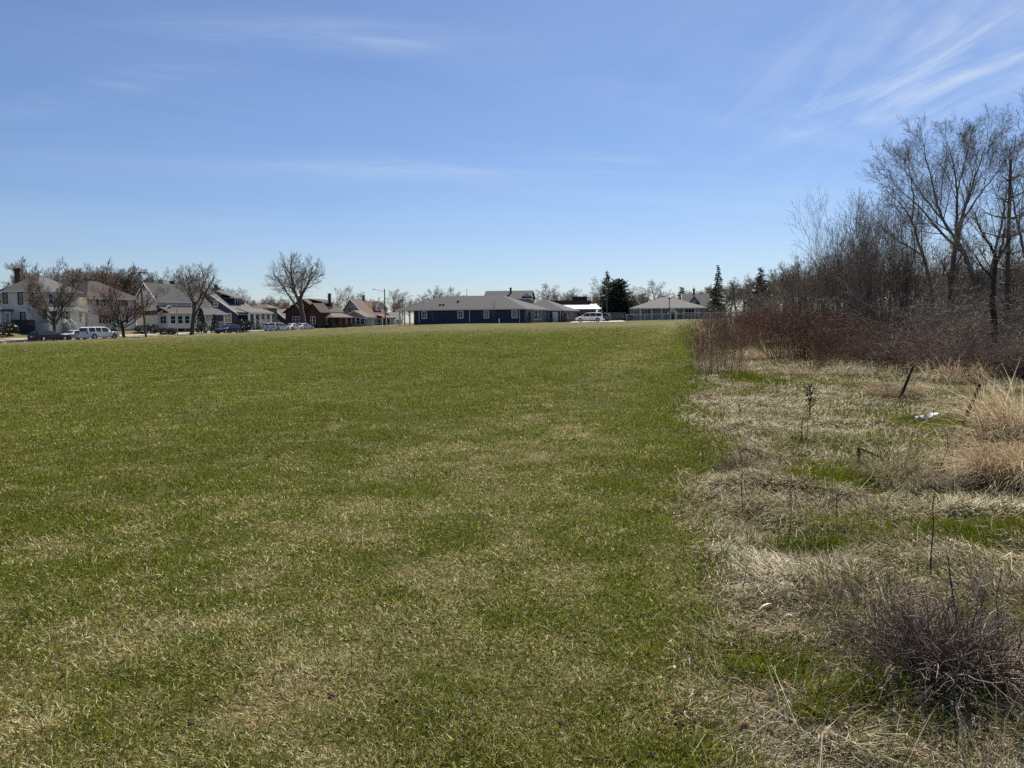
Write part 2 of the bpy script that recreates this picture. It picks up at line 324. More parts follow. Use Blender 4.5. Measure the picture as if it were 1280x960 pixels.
# ------------------------------------------------------------------ grass blades
rs = np.random.default_rng(4)
def pick(pal, n, jit=.22):
    pal = np.array(pal); c = pal[rs.integers(0, len(pal), n)]
    return c*(1+jit*rs.standard_normal((n, 1)))*(1+.08*rs.standard_normal((n, 3)))
GREEN = [(.108, .137, .010), (.125, .158, .012), (.148, .165, .016), (.18, .19, .025), (.082, .112, .008), (.17, .162, .02)]
STRAW = [(.35, .30, .13), (.45, .4, .2), (.26, .215, .09), (.6, .55, .34), (.19, .15, .07), (.38, .335, .155), (.53, .475, .27)]
PALE = [(.7, .65, .47), (.61, .555, .375), (.48, .43, .28), (.33, .285, .18), (.23, .19, .12), (.41, .36, .23), (.16, .13, .085), (.12, .095, .065)]
def blades(name, x, y, z, az, ln, e1, e2, wd, col, mat_, label, kind='stuff', parent=None):
    n = len(x); d1 = np.stack([np.cos(az)*np.cos(e1), np.sin(az)*np.cos(e1), np.sin(e1)], 1)
    az2 = az+rs.normal(0, .35, n); d2 = np.stack([np.cos(az2)*np.cos(e2), np.sin(az2)*np.cos(e2), np.sin(e2)], 1)
    tw = az+math.pi/2+rs.normal(0, .7, n); s = np.stack([np.cos(tw), np.sin(tw), rs.normal(0, .25, n)], 1)*wd[:, None]*.5
    p0 = np.stack([x, y, z], 1); p1 = p0+d1*(ln*.55)[:, None]; p2 = p1+d2*(ln*.45)[:, None]
    v = np.stack([p0-s, p0+s, p1-s*.85, p1+s*.85, p2], 1)
    f = np.array([[0, 1, 3], [0, 3, 2], [2, 3, 4]])[None]+(np.arange(n)*5)[:, None, None]
    me = arr_mesh(name, v, f, 3, col=np.repeat(np.clip(col, .005, .8), 5, axis=0))
    o = link(name, me, parent, mat_)
    if label: tag(o, label, kind=kind, cat='grass')
    return o
def scatter(n, r0, r1, pw, half=42):
    u = rs.random(n); q = 1-pw; r = (r0**q+u*(r1**q-r0**q))**(1/q); a_ = R(half)*(2*rs.random(n)-1)
    return r*np.sin(a_), r*np.cos(a_), r
NB = int(1400000*DENS)
x, y, r = scatter(NB, 1.9, 100, .74); k = rs.random(NB) < np.clip((105-r)/55, 0, 1); x, y, r = x[k], y[k], r[k]; NB = len(x); q = rough(x, y); isr = rs.random(NB) < q
# lawn
xl, yl, rl = x[~isr], y[~isr], r[~isr]; n = len(xl); s = straw(xl, yl)
dead_ = rs.random(n) < sst(.0, 1., .12+.82*s)
col = np.where(dead_[:, None], pick(STRAW, n), pick(GREEN, n)); kf = (.45*sst(4, 18, rl))[:, None]; col = col*(1-kf)+kf*np.where(dead_[:, None], np.array([[.26, .255, .07]]), np.array([[.155, .168, .02]])); tone = (.8+.4*fbm(xl*.5, yl*.5, 55, 3))[:, None]
ln = (.019+.032*rs.random(n))*(1+.016*np.minimum(rl, 60))*np.where(dead_, 1.05, 1.0)*(.45+1.1*fbm(xl*2.6, yl*2.6, 56, 3)); wd = .0034*np.maximum(1, rl/3.2)**.78
e1 = np.where(dead_, rs.uniform(.05, .8, n), rs.uniform(.45, 1.4, n)); e2 = e1-np.where(dead_, rs.uniform(-.1, .45, n), rs.uniform(0, .5, n))
blades('lawn_grass', xl, yl, hz(xl, yl)-.004, rs.uniform(0, 2*math.pi, n), ln, e1, np.maximum(e2, -.2), wd, col*tone, M['grass'], 'short patchy green and straw coloured lawn grass')
# unmown strip
xr, yr, rl = x[isr], y[isr], r[isr]
ex, ey, er = scatter(int(420000*DENS), 1.9, 40, .75); k = rs.random(len(ex)) < rough(ex, ey); xr, yr, rl = np.r_[xr, ex[k]], np.r_[yr, ey[k]], np.r_[rl, er[k]]
n = len(xr); s = straw(xr, yr); dead_ = rs.random(n) < sst(.0, 1., .1+.9*s)
clump = fbm(xr*2.2, yr*2.2, 61, 3); grey = (fbm(xr*.8, yr*.8, 62, 2) > .55)[:, None]
col = np.where(dead_[:, None], pick(PALE, n), pick(GREEN, n)); col = np.where(grey & dead_[:, None], col*np.array([.74, .73, .70]), col)
ln = np.where(dead_, .035+.13*rs.random(n)**1.9, .05+.1*rs.random(n))*(.5+clump)
e1 = np.where(dead_, rs.uniform(-.02, .75, n)**1., rs.uniform(.5, 1.4, n)); e2 = e1-np.where(dead_, rs.uniform(.0, .7, n), rs.uniform(.1, .8, n))
az = 2*math.pi*fbm(xr*1.1, yr*1.1, 63, 2)*1.6+rs.normal(0, 1.0, n)
blades('dry_grass', xr, yr, hz(xr, yr)+.006, az, ln, e1, np.maximum(e2, -.28), .0032*np.maximum(1, rl/3.2)**.75, col, M['dry'], 'matted pale dead grass with green tufts on the unmown strip')
# thin dead stalks that nobody could count
x, y, r = scatter(int(17000*DENS), 2.4, 40, .9); k = rs.random(len(x)) < rough(x, y)*.75; x, y = x[k], y[k]; n = len(x)
blades('dead_stalks', x, y, hz(x, y), rs.uniform(0, 6.28, n), .12+.3*rs.random(n)**2, rs.uniform(.1, 1.4, n), rs.uniform(-.1, 1.3, n), np.full(n, .003)*np.maximum(1, np.hypot(x, y)/4)**.6, pick(PALE+[(.15, .1, .06), (.1, .07, .045), (.2, .13, .07)], n), M['dry'], 'thin dead weed stalks strewn over the unmown strip')
# leaf litter
def litter(name, spots, label):
    X, Y_ = [], []
    for (px, py, rad, cnt) in spots:
        q = GP(px, py); X.append(q[0]+rad*rs.standard_normal(cnt)); Y_.append(q[1]+rad*rs.standard_normal(cnt))
    x, y = np.concatenate(X), np.concatenate(Y_); n = len(x); z = hz(x, y)+rs.uniform(.015, .05, n); s_ = rs.uniform(.008, .017, n)[:, None]
    a_ = rs.uniform(0, 6.28, n); u = np.stack([np.cos(a_), np.sin(a_), rs.normal(0, .5, n)], 1)*s_; v_ = np.stack([-np.sin(a_), np.cos(a_), rs.normal(0, .5, n)], 1)*s_*.6
    c_ = np.stack([x, y, z], 1); up = np.array([0, 0, 1])*s_*.35
    v = np.stack([c_-u, c_-v_*.9+up, c_+u*1.1, c_+v_+up*.6], 1); f = np.arange(n*4).reshape(-1, 4)
    col = pick([(.4, .33, .25), (.27, .2, .14), (.46, .39, .3), (.18, .125, .085), (.3, .22, .15), (.22, .17, .13)], n)
    tag(link(name, arr_mesh(name, v, f, 4, col=np.repeat(np.clip(col, .01, .8), 4, axis=0)), mat=M['dry']), label, kind='stuff', cat='leaves')
litter('leaf_litter', ((1110, 770, .2, 160), (1130, 830, .25, 200), (1060, 880, .2, 60), (1250, 800, .2, 120), (1230, 870, .2, 90), (960, 590, .4, 50), (1120, 600, .5, 90), (1170, 590, .4, 80), (1090, 930, .25, 90), (1000, 760, .4, 90), (960, 870, .3, 70), (1200, 930, .3, 110), (1150, 690, .5, 80), (1040, 660, .5, 110), (1220, 720, .4, 90)), 'curled brown and grey dead leaves lying around the dead shrub')
n = 16000; ss = rs.uniform(-50, 90, n); pp = rs.choice([-5.2, 5.3], n)+rs.normal(0, .45, n)*np.where(rs.random(n) < .5, 1, .4); x, y = SO[0]+SU[0]*ss+SN[0]*pp, SO[1]+SU[1]*ss+SN[1]*pp
k = (np.abs(pp) > 4.75) & (fbm(x*.4, y*.4, 91, 3) > .42); x, y = x[k], y[k]; n = len(x)
blades('verge_grass', x, y, hz(x, y, False), rs.uniform(0, 6.28, n), rs.uniform(.08, .3, n), rs.uniform(.5, 1.4, n), rs.uniform(0, 1, n), np.full(n, .05), pick(STRAW+GREEN[:2], n), M['grass'], 'ragged uncut grass along the kerbs')
# ------------------------------------------------------------------ bare trees
def _rot(d, ang, az):
    d = d/np.linalg.norm(d); a = np.array([0, 0, 1.]) if abs(d[2]) < .9 else np.array([1., 0, 0])
    e1 = np.cross(d, a); e1 /= np.linalg.norm(e1); e2 = np.cross(d, e1)
    return d*math.cos(ang)+(e1*math.cos(az)+e2*math.sin(az))*math.sin(ang)
def grow(rg, p, d, ln, r, lv, S, out_):
    """S: per level dict(n, start, ratio, ang, up, jit, seg, taper, rr); out_: one list of segments per level"""
    s = S[lv]; k = s['seg']; step = ln/k; last = lv == len(S)-1; rmin = S[0].get('rmin', .004)
    nc = 0 if last else S[lv+1]['n']; pts = []
    for i in range(k):
        d = d+rg.normal(0, s['jit'], 3)+np.array([0, 0, s['up']]); d = d/np.linalg.norm(d)
        q = p+d*step; r1 = max(r*(1-s['taper']/k), rmin)
        out_[lv].append((*p, *q, r, r1)); pts.append((p, q, d, r1)); p, r = q, r1
    if last: return
    c = S[lv+1]; az = rg.uniform(0, 6.28)
    for m in range(nc):
        f = c['start']+(1-c['start'])*(m+rg.uniform(.2, 1))/nc; i = min(int(f*k), k-1); p0, q0, d0, r0 = pts[i]
        w_ = f*k-i; az += 2.4+rg.normal(0, .5); a_ = c['ang']*rg.uniform(.65, 1.35)
        L_ = ln*c['ratio']*(1-.45*(f-c['start'])/(1.001-c['start']))*rg.uniform(.7, 1.25)
        grow(rg, p0+(q0-p0)*min(max(w_, 0), 1), _rot(d0, a_, az), L_, max(r0*c['rr'], rmin), lv+1, S, out_)
def lv(n, start, ratio, ang, up, jit, seg, taper, rr, **k): return dict(n=n, start=start, ratio=ratio, ang=R(ang), up=up, jit=jit, seg=seg, taper=taper, rr=rr, **k)
def bare(name, seed, H, r0, S, split, barkm, twigm, loc=(0, 0, -60), lean=(0, 0, 1.)):
    """an Empty with a trunk part (trunk and limbs) and a twigs part"""
    rg = np.random.default_rng(seed); o = [[] for _ in S]; grow(rg, np.zeros(3), np.array(lean, float), H, r0, 0, S, o)
    e = empty(name, loc); trunk = sum(o[:split], []); tw = sum(o[split:], [])
    # root flare
    trunk.append((0, 0, -.6, 0, 0, .02, r0*1.5, r0*1.3)); trunk.append((0, 0, .02, 0, 0, .35, r0*1.35, r0))
    link('trunk', tube_mesh(name+'_trunk', trunk, 6), e, barkm); link('twigs', tube_mesh(name+'_twigs', tw, 3), e, twigm)
    return reg(e)
FAR = dict(rmin=.018)
S_maple = [lv(1, 0, 1, 0, .02, .05, 5, .35, 1, rmin=.010), lv(7, .5, 1.7, 40, .06, .08, 7, .78, .55), lv(9, .25, .5, 42, .06, .11, 5, .78, .5), lv(8, .2, .5, 40, .05, .13, 4, .7, .55), lv(6, .2, .6, 38, .03, .14, 3, .6, .6)]
S_tall = [lv(1, 0, 1, 0, .03, .05, 8, .7, 1, rmin=.011), lv(15, .28, .42, 40, .07, .09, 5, .75, .5), lv(8, .2, .5, 40, .05, .12, 4, .75, .55), lv(7, .2, .55, 42, .03, .14, 3, .7, .55), lv(4, .2, .6, 40, .03, .14, 2, .6, .6)]
S_vase = [lv(1, 0, 1, 0, .02, .04, 4, .25, 1, rmin=.0125), lv(11, .5, 2.3, 52, .085, .06, 7, .8, .48), lv(9, .18, .45, 30, .08, .10, 5, .75, .55), lv(8, .15, .55, 32, .06, .12, 4, .7, .55), lv(5, .2, .6, 32, .04, .13, 2, .6, .6)]
S_cloud = [lv(1, 0, 1, 0, .02, .07, 6, .6, 1, rmin=.012), lv(11, .3, .62, 48, .06, .11, 5, .75, .55), lv(9, .15, .5, 44, .05, .15, 4, .75, .55), lv(8, .15, .55, 42, .04, .16, 3, .7, .55), lv(4, .2, .6, 40, .03, .14, 2, .6, .6)]
S_sap = [lv(1, 0, 1, 0, .03, .05, 9, .85, 1, rmin=.004), lv(13, .2, .55, 28, .09, .06, 6, .8, .5), lv(6, .2, .55, 30, .06, .08, 4, .75, .6), lv(3, .2, .65, 32, .03, .1, 3, .7, .65)]
def place(proto, first, px, Y, top, label, group, rz, base=None, cat='tree', wide=None):
    """put a tree in photo column px at depth Y so that its top reaches photo row top"""
    g = G(px, Y); H = PH[proto.name]; need = P(px, top, Y)[2]-g[2]; sc = need/H
    ww = sc if wide is None else sc*wide
    if first:
        proto.location = [float(v) for v in g]; proto.rotation_euler = (0, 0, rz); proto.scale = (ww, ww, sc); proto['label'] = label; proto['category'] = cat; proto['group'] = group; return proto
    o = dup(proto, g, rz, (ww, ww, sc), label, group); o['category'] = cat; return o
PH = {}
def top_of(e):
    z = 0
    for c in kids(e):
        v = np.empty(len(c.data.vertices)*3, np.float32); c.data.vertices.foreach_get('co', v); z = max(z, np.quantile(v[2::3], .999))
    PH[e.name] = float(z); return e
pr = {}
S_round = [lv(1, 0, 1, 0, .02, .05, 5, .3, 1, rmin=.010), lv(10, .55, 1.5, 34, .05, .08, 7, .78, .5), lv(9, .2, .5, 42, .05, .11, 5, .78, .5), lv(8, .2, .5, 40, .04, .13, 4, .7, .55), lv(6, .2, .6, 38, .03, .14, 3, .6, .6)]
for key, args in dict(maple=('spreading_tree', 3, 4.2, .3, S_maple, 3, M['bark'], M['twig']), tall=('tall_tree', 8, 12, .22, S_tall, 2, M['bark'], M['twig']), vase=('vase_shaped_tree', 5, 2.6, .2, S_vase, 3, M['bark'], M['twig']),
                      vase_red=('reddish_tree', 15, 2.4, .2, S_vase, 3, M['bark_dark'], M['twig_red']), cloud=('round_tree', 21, 8, .22, S_cloud, 2, M['bark'], M['twig']), pale=('pale_tree', 27, 9, .18, S_cloud, 2, M['bark_pale'], M['twig_grey'])).items():
    pr[key] = top_of(bare(*args))
used = set()
def tree(key, px, Y, top, label, group, rz=None, wide=None):
    f = key not in used; used.add(key)
    return place(pr[key], f, px, Y, top, label, group, rz if rz is not None else (px*1.7) % 6.28, wide=wide)
gs = 'bare street trees in front of the houses'
tree('vase', 69, 109, 338, 'bare dark street tree in front of the large two-storey white house with the porch', gs, 1.0, .82)
tree('vase_red', 155, 111, 346, 'bare street tree with dense reddish twigs between the cream house and the utility pole', gs, .5, 1.15)
tree('maple', 240, 126, 326, 'tall spreading bare tree in front of the white bungalow with a low forked trunk', gs, 2.2, .95)
tree('maple', 381, 158, 319, 'largest bare tree of the street, in front of the dark brick house', gs, 5.34, 1.15)
gb = 'bare trees behind the houses'
for k_, px, Y, top, wd_, lb in (
    ('tall', 40, 172, 342, 1.1, 'bare tree showing just right of the chimney behind the large white house'), ('vase', 58, 178, 333, 1., 'bare tree rising over the right slope of the large white house roof'),
    ('vase', 78, 180, 327, 1.2, 'tall bare tree behind the gap between the large white house and the cream house'), ('cloud', 97, 182, 329, .9, 'round bare tree behind the left end of the cream house roof'),
    ('vase', 124, 184, 326, 1.1, 'dense upright bare tree behind the middle of the cream house roof'), ('vase', 143, 184, 327, 1., 'dense round bare tree behind the right end of the cream house roof'),
    ('vase', 163, 188, 336, 1.2, 'bare tree just left of the utility pole top'), ('vase', 190, 190, 338, 1.1, 'bare tree behind the tall white gable right of the utility pole'),
    ('tall', 207, 195, 334, 1.1, 'bare tree behind the chimney of the white bungalow'), ('pale', 285, 210, 357, 1.3, 'pale bare tree behind the ridge of the dark blue house'),
    ('pale', 304, 212, 359, 1.1, 'pale bare tree just beyond the right end of the dark blue house ridge'), ('cloud', 328, 240, 371, 1.6, 'low bare tree above the sage house'),
    ('cloud', 344, 242, 369, 1.5, 'low dark bare tree over the small navy gable'), ('pale', 434, 262, 357, 1.3, 'pale thin bare tree behind the tan gable house'), ('pale', 452, 268, 367, 1.2, 'small pale bare tree behind the tan house dormer'),
    ('tall', 492, 235, 359, 1.2, 'bare tree just right of the street lamp'), ('tall', 503, 242, 363, 1.3, 'bare tree behind the porch end of the long blue building'), ('cloud', 527, 238, 370, 1.2, 'low dense brownish bare tree over the left end of the blue building'),
    ('cloud', 545, 225, 357, 1., 'dark round bare tree over the left half of the blue building'), ('pale', 563, 240, 358, 1.2, 'pale bare tree right of the dark round one over the blue building'),
    ('pale', 683, 240, 353, 1.2, 'pale bare tree right of the grey gabled roof behind the blue building'), ('tall', 697, 245, 360, 1.3, 'slim bare tree over the right wing of the blue building'), ('cloud', 708, 250, 363, 1.1, 'brown bare tree behind the brick building roof'),
    ('pale', 721, 245, 359, 1.2, 'pale bare tree above the brick building with the white roof edge'), ('tall', 748, 205, 345, 1.2, 'tall bare tree just left of the wooden pole by the evergreens'),
    ('pale', 795, 235, 357, 1.2, 'small bare tree right of the broad evergreen'), ('pale', 816, 225, 349, 1.2, 'forked bare tree behind the left slope of the grey hip roof'), ('cloud', 886, 215, 362, 1.1, 'bare tree just left of the tall spruce'),
    ('cloud', 921, 150, 346, 1., 'dark bare tree between the two spruces beyond the brush'), ('tall', 936, 140, 341, 1.2, 'bare tree left of the shorter spruce beyond the brush'), ('cloud', 962, 135, 344, 1., 'bare tree right of the shorter spruce beyond the brush'),
    ('tall', 985, 120, 326, 1.3, 'bare tree over the middle of the red-brown brush'), ('cloud', 1002, 105, 320, 1., 'round bare tree over the right part of the red-brown brush'), ('tall', 1020, 90, 314, 1.2, 'bare tree left of the pale saplings'),
    ('cloud', 1045, 80, 318, 1., 'bare tree behind the pale saplings'), ('tall', 1085, 75, 300, 1.1, 'bare tree far behind the sapling thicket'), ('cloud', 1130, 80, 318, 1.2, 'bare tree far behind the leaning trunks'),
    ('tall', 1175, 75, 300, 1.2, 'bare tree seen between the leaning trunks'), ('cloud', 1220, 80, 310, 1.2, 'bare tree far behind the thick forked trunk'), ('tall', 1265, 75, 300, 1.2, 'bare tree far behind the dead pole-like conifer')):
    tree(k_, px, Y, top, lb, gb, wide=wd_)
same_far = 'bare tree in the distant tree line behind the houses and the thicket'
for i, (px, Y, top) in enumerate(((262, 250, 362), (276, 255, 366), (318, 270, 372), (336, 275, 374), (352, 272, 372), (420, 290, 374), (444, 292, 373), (466, 285, 374), (486, 280, 372), (512, 280, 374), (534, 285, 373), (575, 290, 366), (600, 290, 369), (670, 285, 366), (690, 280, 368), (714, 285, 368), (735, 280, 366), (742, 260, 362), (785, 265, 367), (804, 270, 364), (828, 270, 366), (842, 275, 365), (868, 270, 360), (880, 262, 358), (905, 230, 356),
    (912, 170, 350), (928, 165, 352), (946, 160, 346), (970, 150, 345), (978, 160, 340), (993, 150, 338), (1008, 145, 336), (1028, 140, 338), (1050, 135, 340), (1068, 130, 336), (1090, 125, 338), (1112, 120, 334), (1135, 118, 338), (1158, 115, 334), (1180, 110, 338), (1202, 108, 332), (1225, 105, 336), (1248, 105, 330), (1270, 100, 334), (1295, 100, 328), (20, 215, 352), (32, 210, 350), (108, 200, 334), (116, 205, 336), (150, 205, 336), (176, 205, 342), (222, 215, 346), (300, 260, 368))):
    tree(('vase', 'cloud', 'maple', 'vase')[i % 4], px, Y, top, same_far, 'bare trees of the distant tree line', wide=1.15)
# ------------------------------------------------------------------ evergreens
def evergreen(name, seed, H, rad, layers, col, droop=.25, gap=.15, base=.08, size=.3, loc=(0, 0, -60), shape=1.):
    rg = np.random.default_rng(seed); e = empty(name, loc); tr = []; V, C = [], []
    tr.append((0, 0, -.5, 0, 0, H*.97, H*.018, .02))
    for i in range(layers):
        f = i/(layers-1); z = H*(base+(1-base)*f**.95); rr_ = rad*(1-f)**shape*rg.uniform(.75, 1.15)+.12
        nb = max(4, int(5+rr_*5))
        for b in range(nb):
            if rg.random() < gap: continue
            az = rg.uniform(0, 6.28); ln = rr_*rg.uniform(.6, 1.1); d = np.array([math.cos(az), math.sin(az), 0]); p0 = np.array([0, 0, z])
            p1 = p0+d*ln+np.array([0, 0, -droop*ln+.12*ln*rg.normal()]); tr.append((*p0, *p1, .03+.008*ln, .008))
            for q in range(int(5+ln*9)):
                u = rg.uniform(.12, 1.05); c = p0+(p1-p0)*u+rg.normal(0, .05+.07*ln*(1-u*.5), 3)*np.array([1, 1, .55]); s_ = size*rg.uniform(.5, 1.2)
                a_ = rg.normal(0, 1, 3); a_ /= np.linalg.norm(a_); g_ = d*.7+rg.normal(0, .5, 3)+np.array([0, 0, .15]); g_ /= np.linalg.norm(g_)
                V += [c-a_*s_*.28, c+a_*s_*.28, c+g_*s_]; C.append(np.array(col)*rg.uniform(.55, 1.45))
    link('trunk', tube_mesh(name+'_trunk', tr, 5), e, M['bark_dark'])
    link('needles', arr_mesh(name+'_needles', np.array(V), np.arange(len(V)).reshape(-1, 3), 3, col=np.repeat(np.array(C), 3, axis=0)), e, M['leaf'])
    return top_of(reg(e))
GC = (.034, .054, .028)
ev = dict(spruce=evergreen('spruce_tree', 2, 13, 3.0, 26, GC, .3, .12, .04, .5), ragged=evergreen('ragged_conifer', 6, 12, 2.5, 20, GC, .1, .22, .12, .55, shape=.7), round=evergreen('broad_evergreen', 9, 10, 3.9, 30, (.038, .05, .026), -.5, .0, .02, .6, shape=.42))
eu = set()
def egreen(k_, px, Y, top, lb, wd_=1.):
    f = k_ not in eu; eu.add(k_); place(ev[k_], f, px, Y, top, lb, 'evergreen trees', (px*.7) % 6.28, cat='tree', wide=wd_)
egreen('spruce', 897, 190, 332, 'tall dark spruce with a pointed top standing right of the grey gabled house')
egreen('spruce', 950, 112, 335, 'shorter dark spruce among bare trees beyond the red-brown brush', 1.7)
egreen('ragged', 758, 190, 340, 'ragged pointed conifer behind the wooden pole')
egreen('round', 773, 186, 349, 'broad rounded dark evergreen right of the wooden pole', 1.0)
egreen('spruce', 852, 215, 359, 'small dark conifer behind the ridge of the grey hip roof', 2.3)
egreen('round', 272, 215, 360, 'dark green evergreen top showing beside the dark blue house chimney', .9)
def leafcloud(name, seed, n, fn, size, col, loc=(0, 0, -60), stemh=.5):
    rg = np.random.default_rng(seed); e = empty(name, loc); V, C = [], []
    while len(C) < n:
        p = rg.uniform(-1, 1, 3); c = fn(p)
        if c is None: continue
        c = np.array(c); a_ = rg.normal(0, 1, 3); a_ /= np.linalg.norm(a_); g_ = rg.normal(0, 1, 3); g_ /= np.linalg.norm(g_); s_ = size*rg.uniform(.5, 1.3)
        V += [c-a_*s_*.4, c+a_*s_*.4, c+g_*s_]; C.append(np.array(col)*rg.uniform(.5, 1.5))
    link('stem', tube_mesh(name+'_stem', [(0, 0, -.3, 0, 0, stemh, .05, .03)]+[(0, 0, .05, .3*math.cos(a_), .3*math.sin(a_), stemh*.8, .03, .012) for a_ in (0, 2, 4)], 5), e, M['bark_dark'])
    link('foliage', arr_mesh(name+'_foliage', np.array(V), np.arange(len(V)).reshape(-1, 3), 3, col=np.repeat(np.array(C), 3, axis=0)), e, M['leaf'])
    return top_of(reg(e))
arb = leafcloud('arborvitae', 4, 1500, lambda p: (p[0]*.62*(1-.5*(p[2]+1)*.5-.35*((p[2]+1)*.5)**3), p[1]*.62*(1-.5*(p[2]+1)*.5-.35*((p[2]+1)*.5)**3), 1.4*(p[2]+1)) if .5 < p[0]**2+p[1]**2 < 1 else None, .16, (.02, .032, .014), stemh=2)
bush = leafcloud('clipped_bush', 7, 1300, lambda p: (p[0]*1.0, p[1]*.8, .55+.55*p[2]) if .55 < p@p < 1+.15*math.sin(5*p[0]+3*p[1]) else None, .16, (.022, .03, .016), stemh=.4)
n_ = [0, 0]
def shrub(i, px, Y, top, lb, wd_=1.):
    o = place((arb, bush)[i], n_[i] == 0, px, Y, top, lb, ('dark conical shrubs by the walls', 'low dark bushes by the walls')[i], px % 6, cat='shrub', wide=wd_); n_[i] += 1; return o
shrub(0, 252, 138, 385, 'tall dark conical shrub at the white bungalow porch'); shrub(0, 269, 141, 393, 'shorter dark conical shrub left of the dark blue house', 1.2)
for px, Y, top, lb in ((662, 150, 388.5, 'pointed dark shrub at the near corner of the grey brick wing'), (689, 158.5, 391, 'dark shrub in front of the white door of the blue building'), (706, 160, 390.5, 'dark shrub by the white downspouts at the far corner of the blue building'), (724, 164, 391, 'round dark shrub in front of the brown brick building')): shrub(0, px, Y, top, lb, 1.15)
for px, Y, top, lb, wd_ in ((4, 108, 401.5, 'dark bush at the left edge in front of the white side porch', 1.2), (190, 131, 404.5, 'dark bush under the windows of the brown-roofed porch', 1.), (177, 129, 405.5, 'small dark bush right of the utility pole foot', 1.), (205, 130, 409.5, 'low dark bush at the step of the white bungalow', .8), (215, 131, 409, 'dark bush under the round gable of the white bungalow', .9),
                          (304, 148, 398, 'tall dark bush before the dark blue house porch', .8), (385, 166, 405, 'dark bush at the foot of the brick wall', 1.2), (413, 180, 404, 'pale green bush by the brick porch', 1.), (782, 162, 394, 'dark bush at the end of the grey board fence', .9), (437, 186, 404.5, 'dark bush before the tan gable house', 1.1)): shrub(1, px, Y, top, lb, wd_)
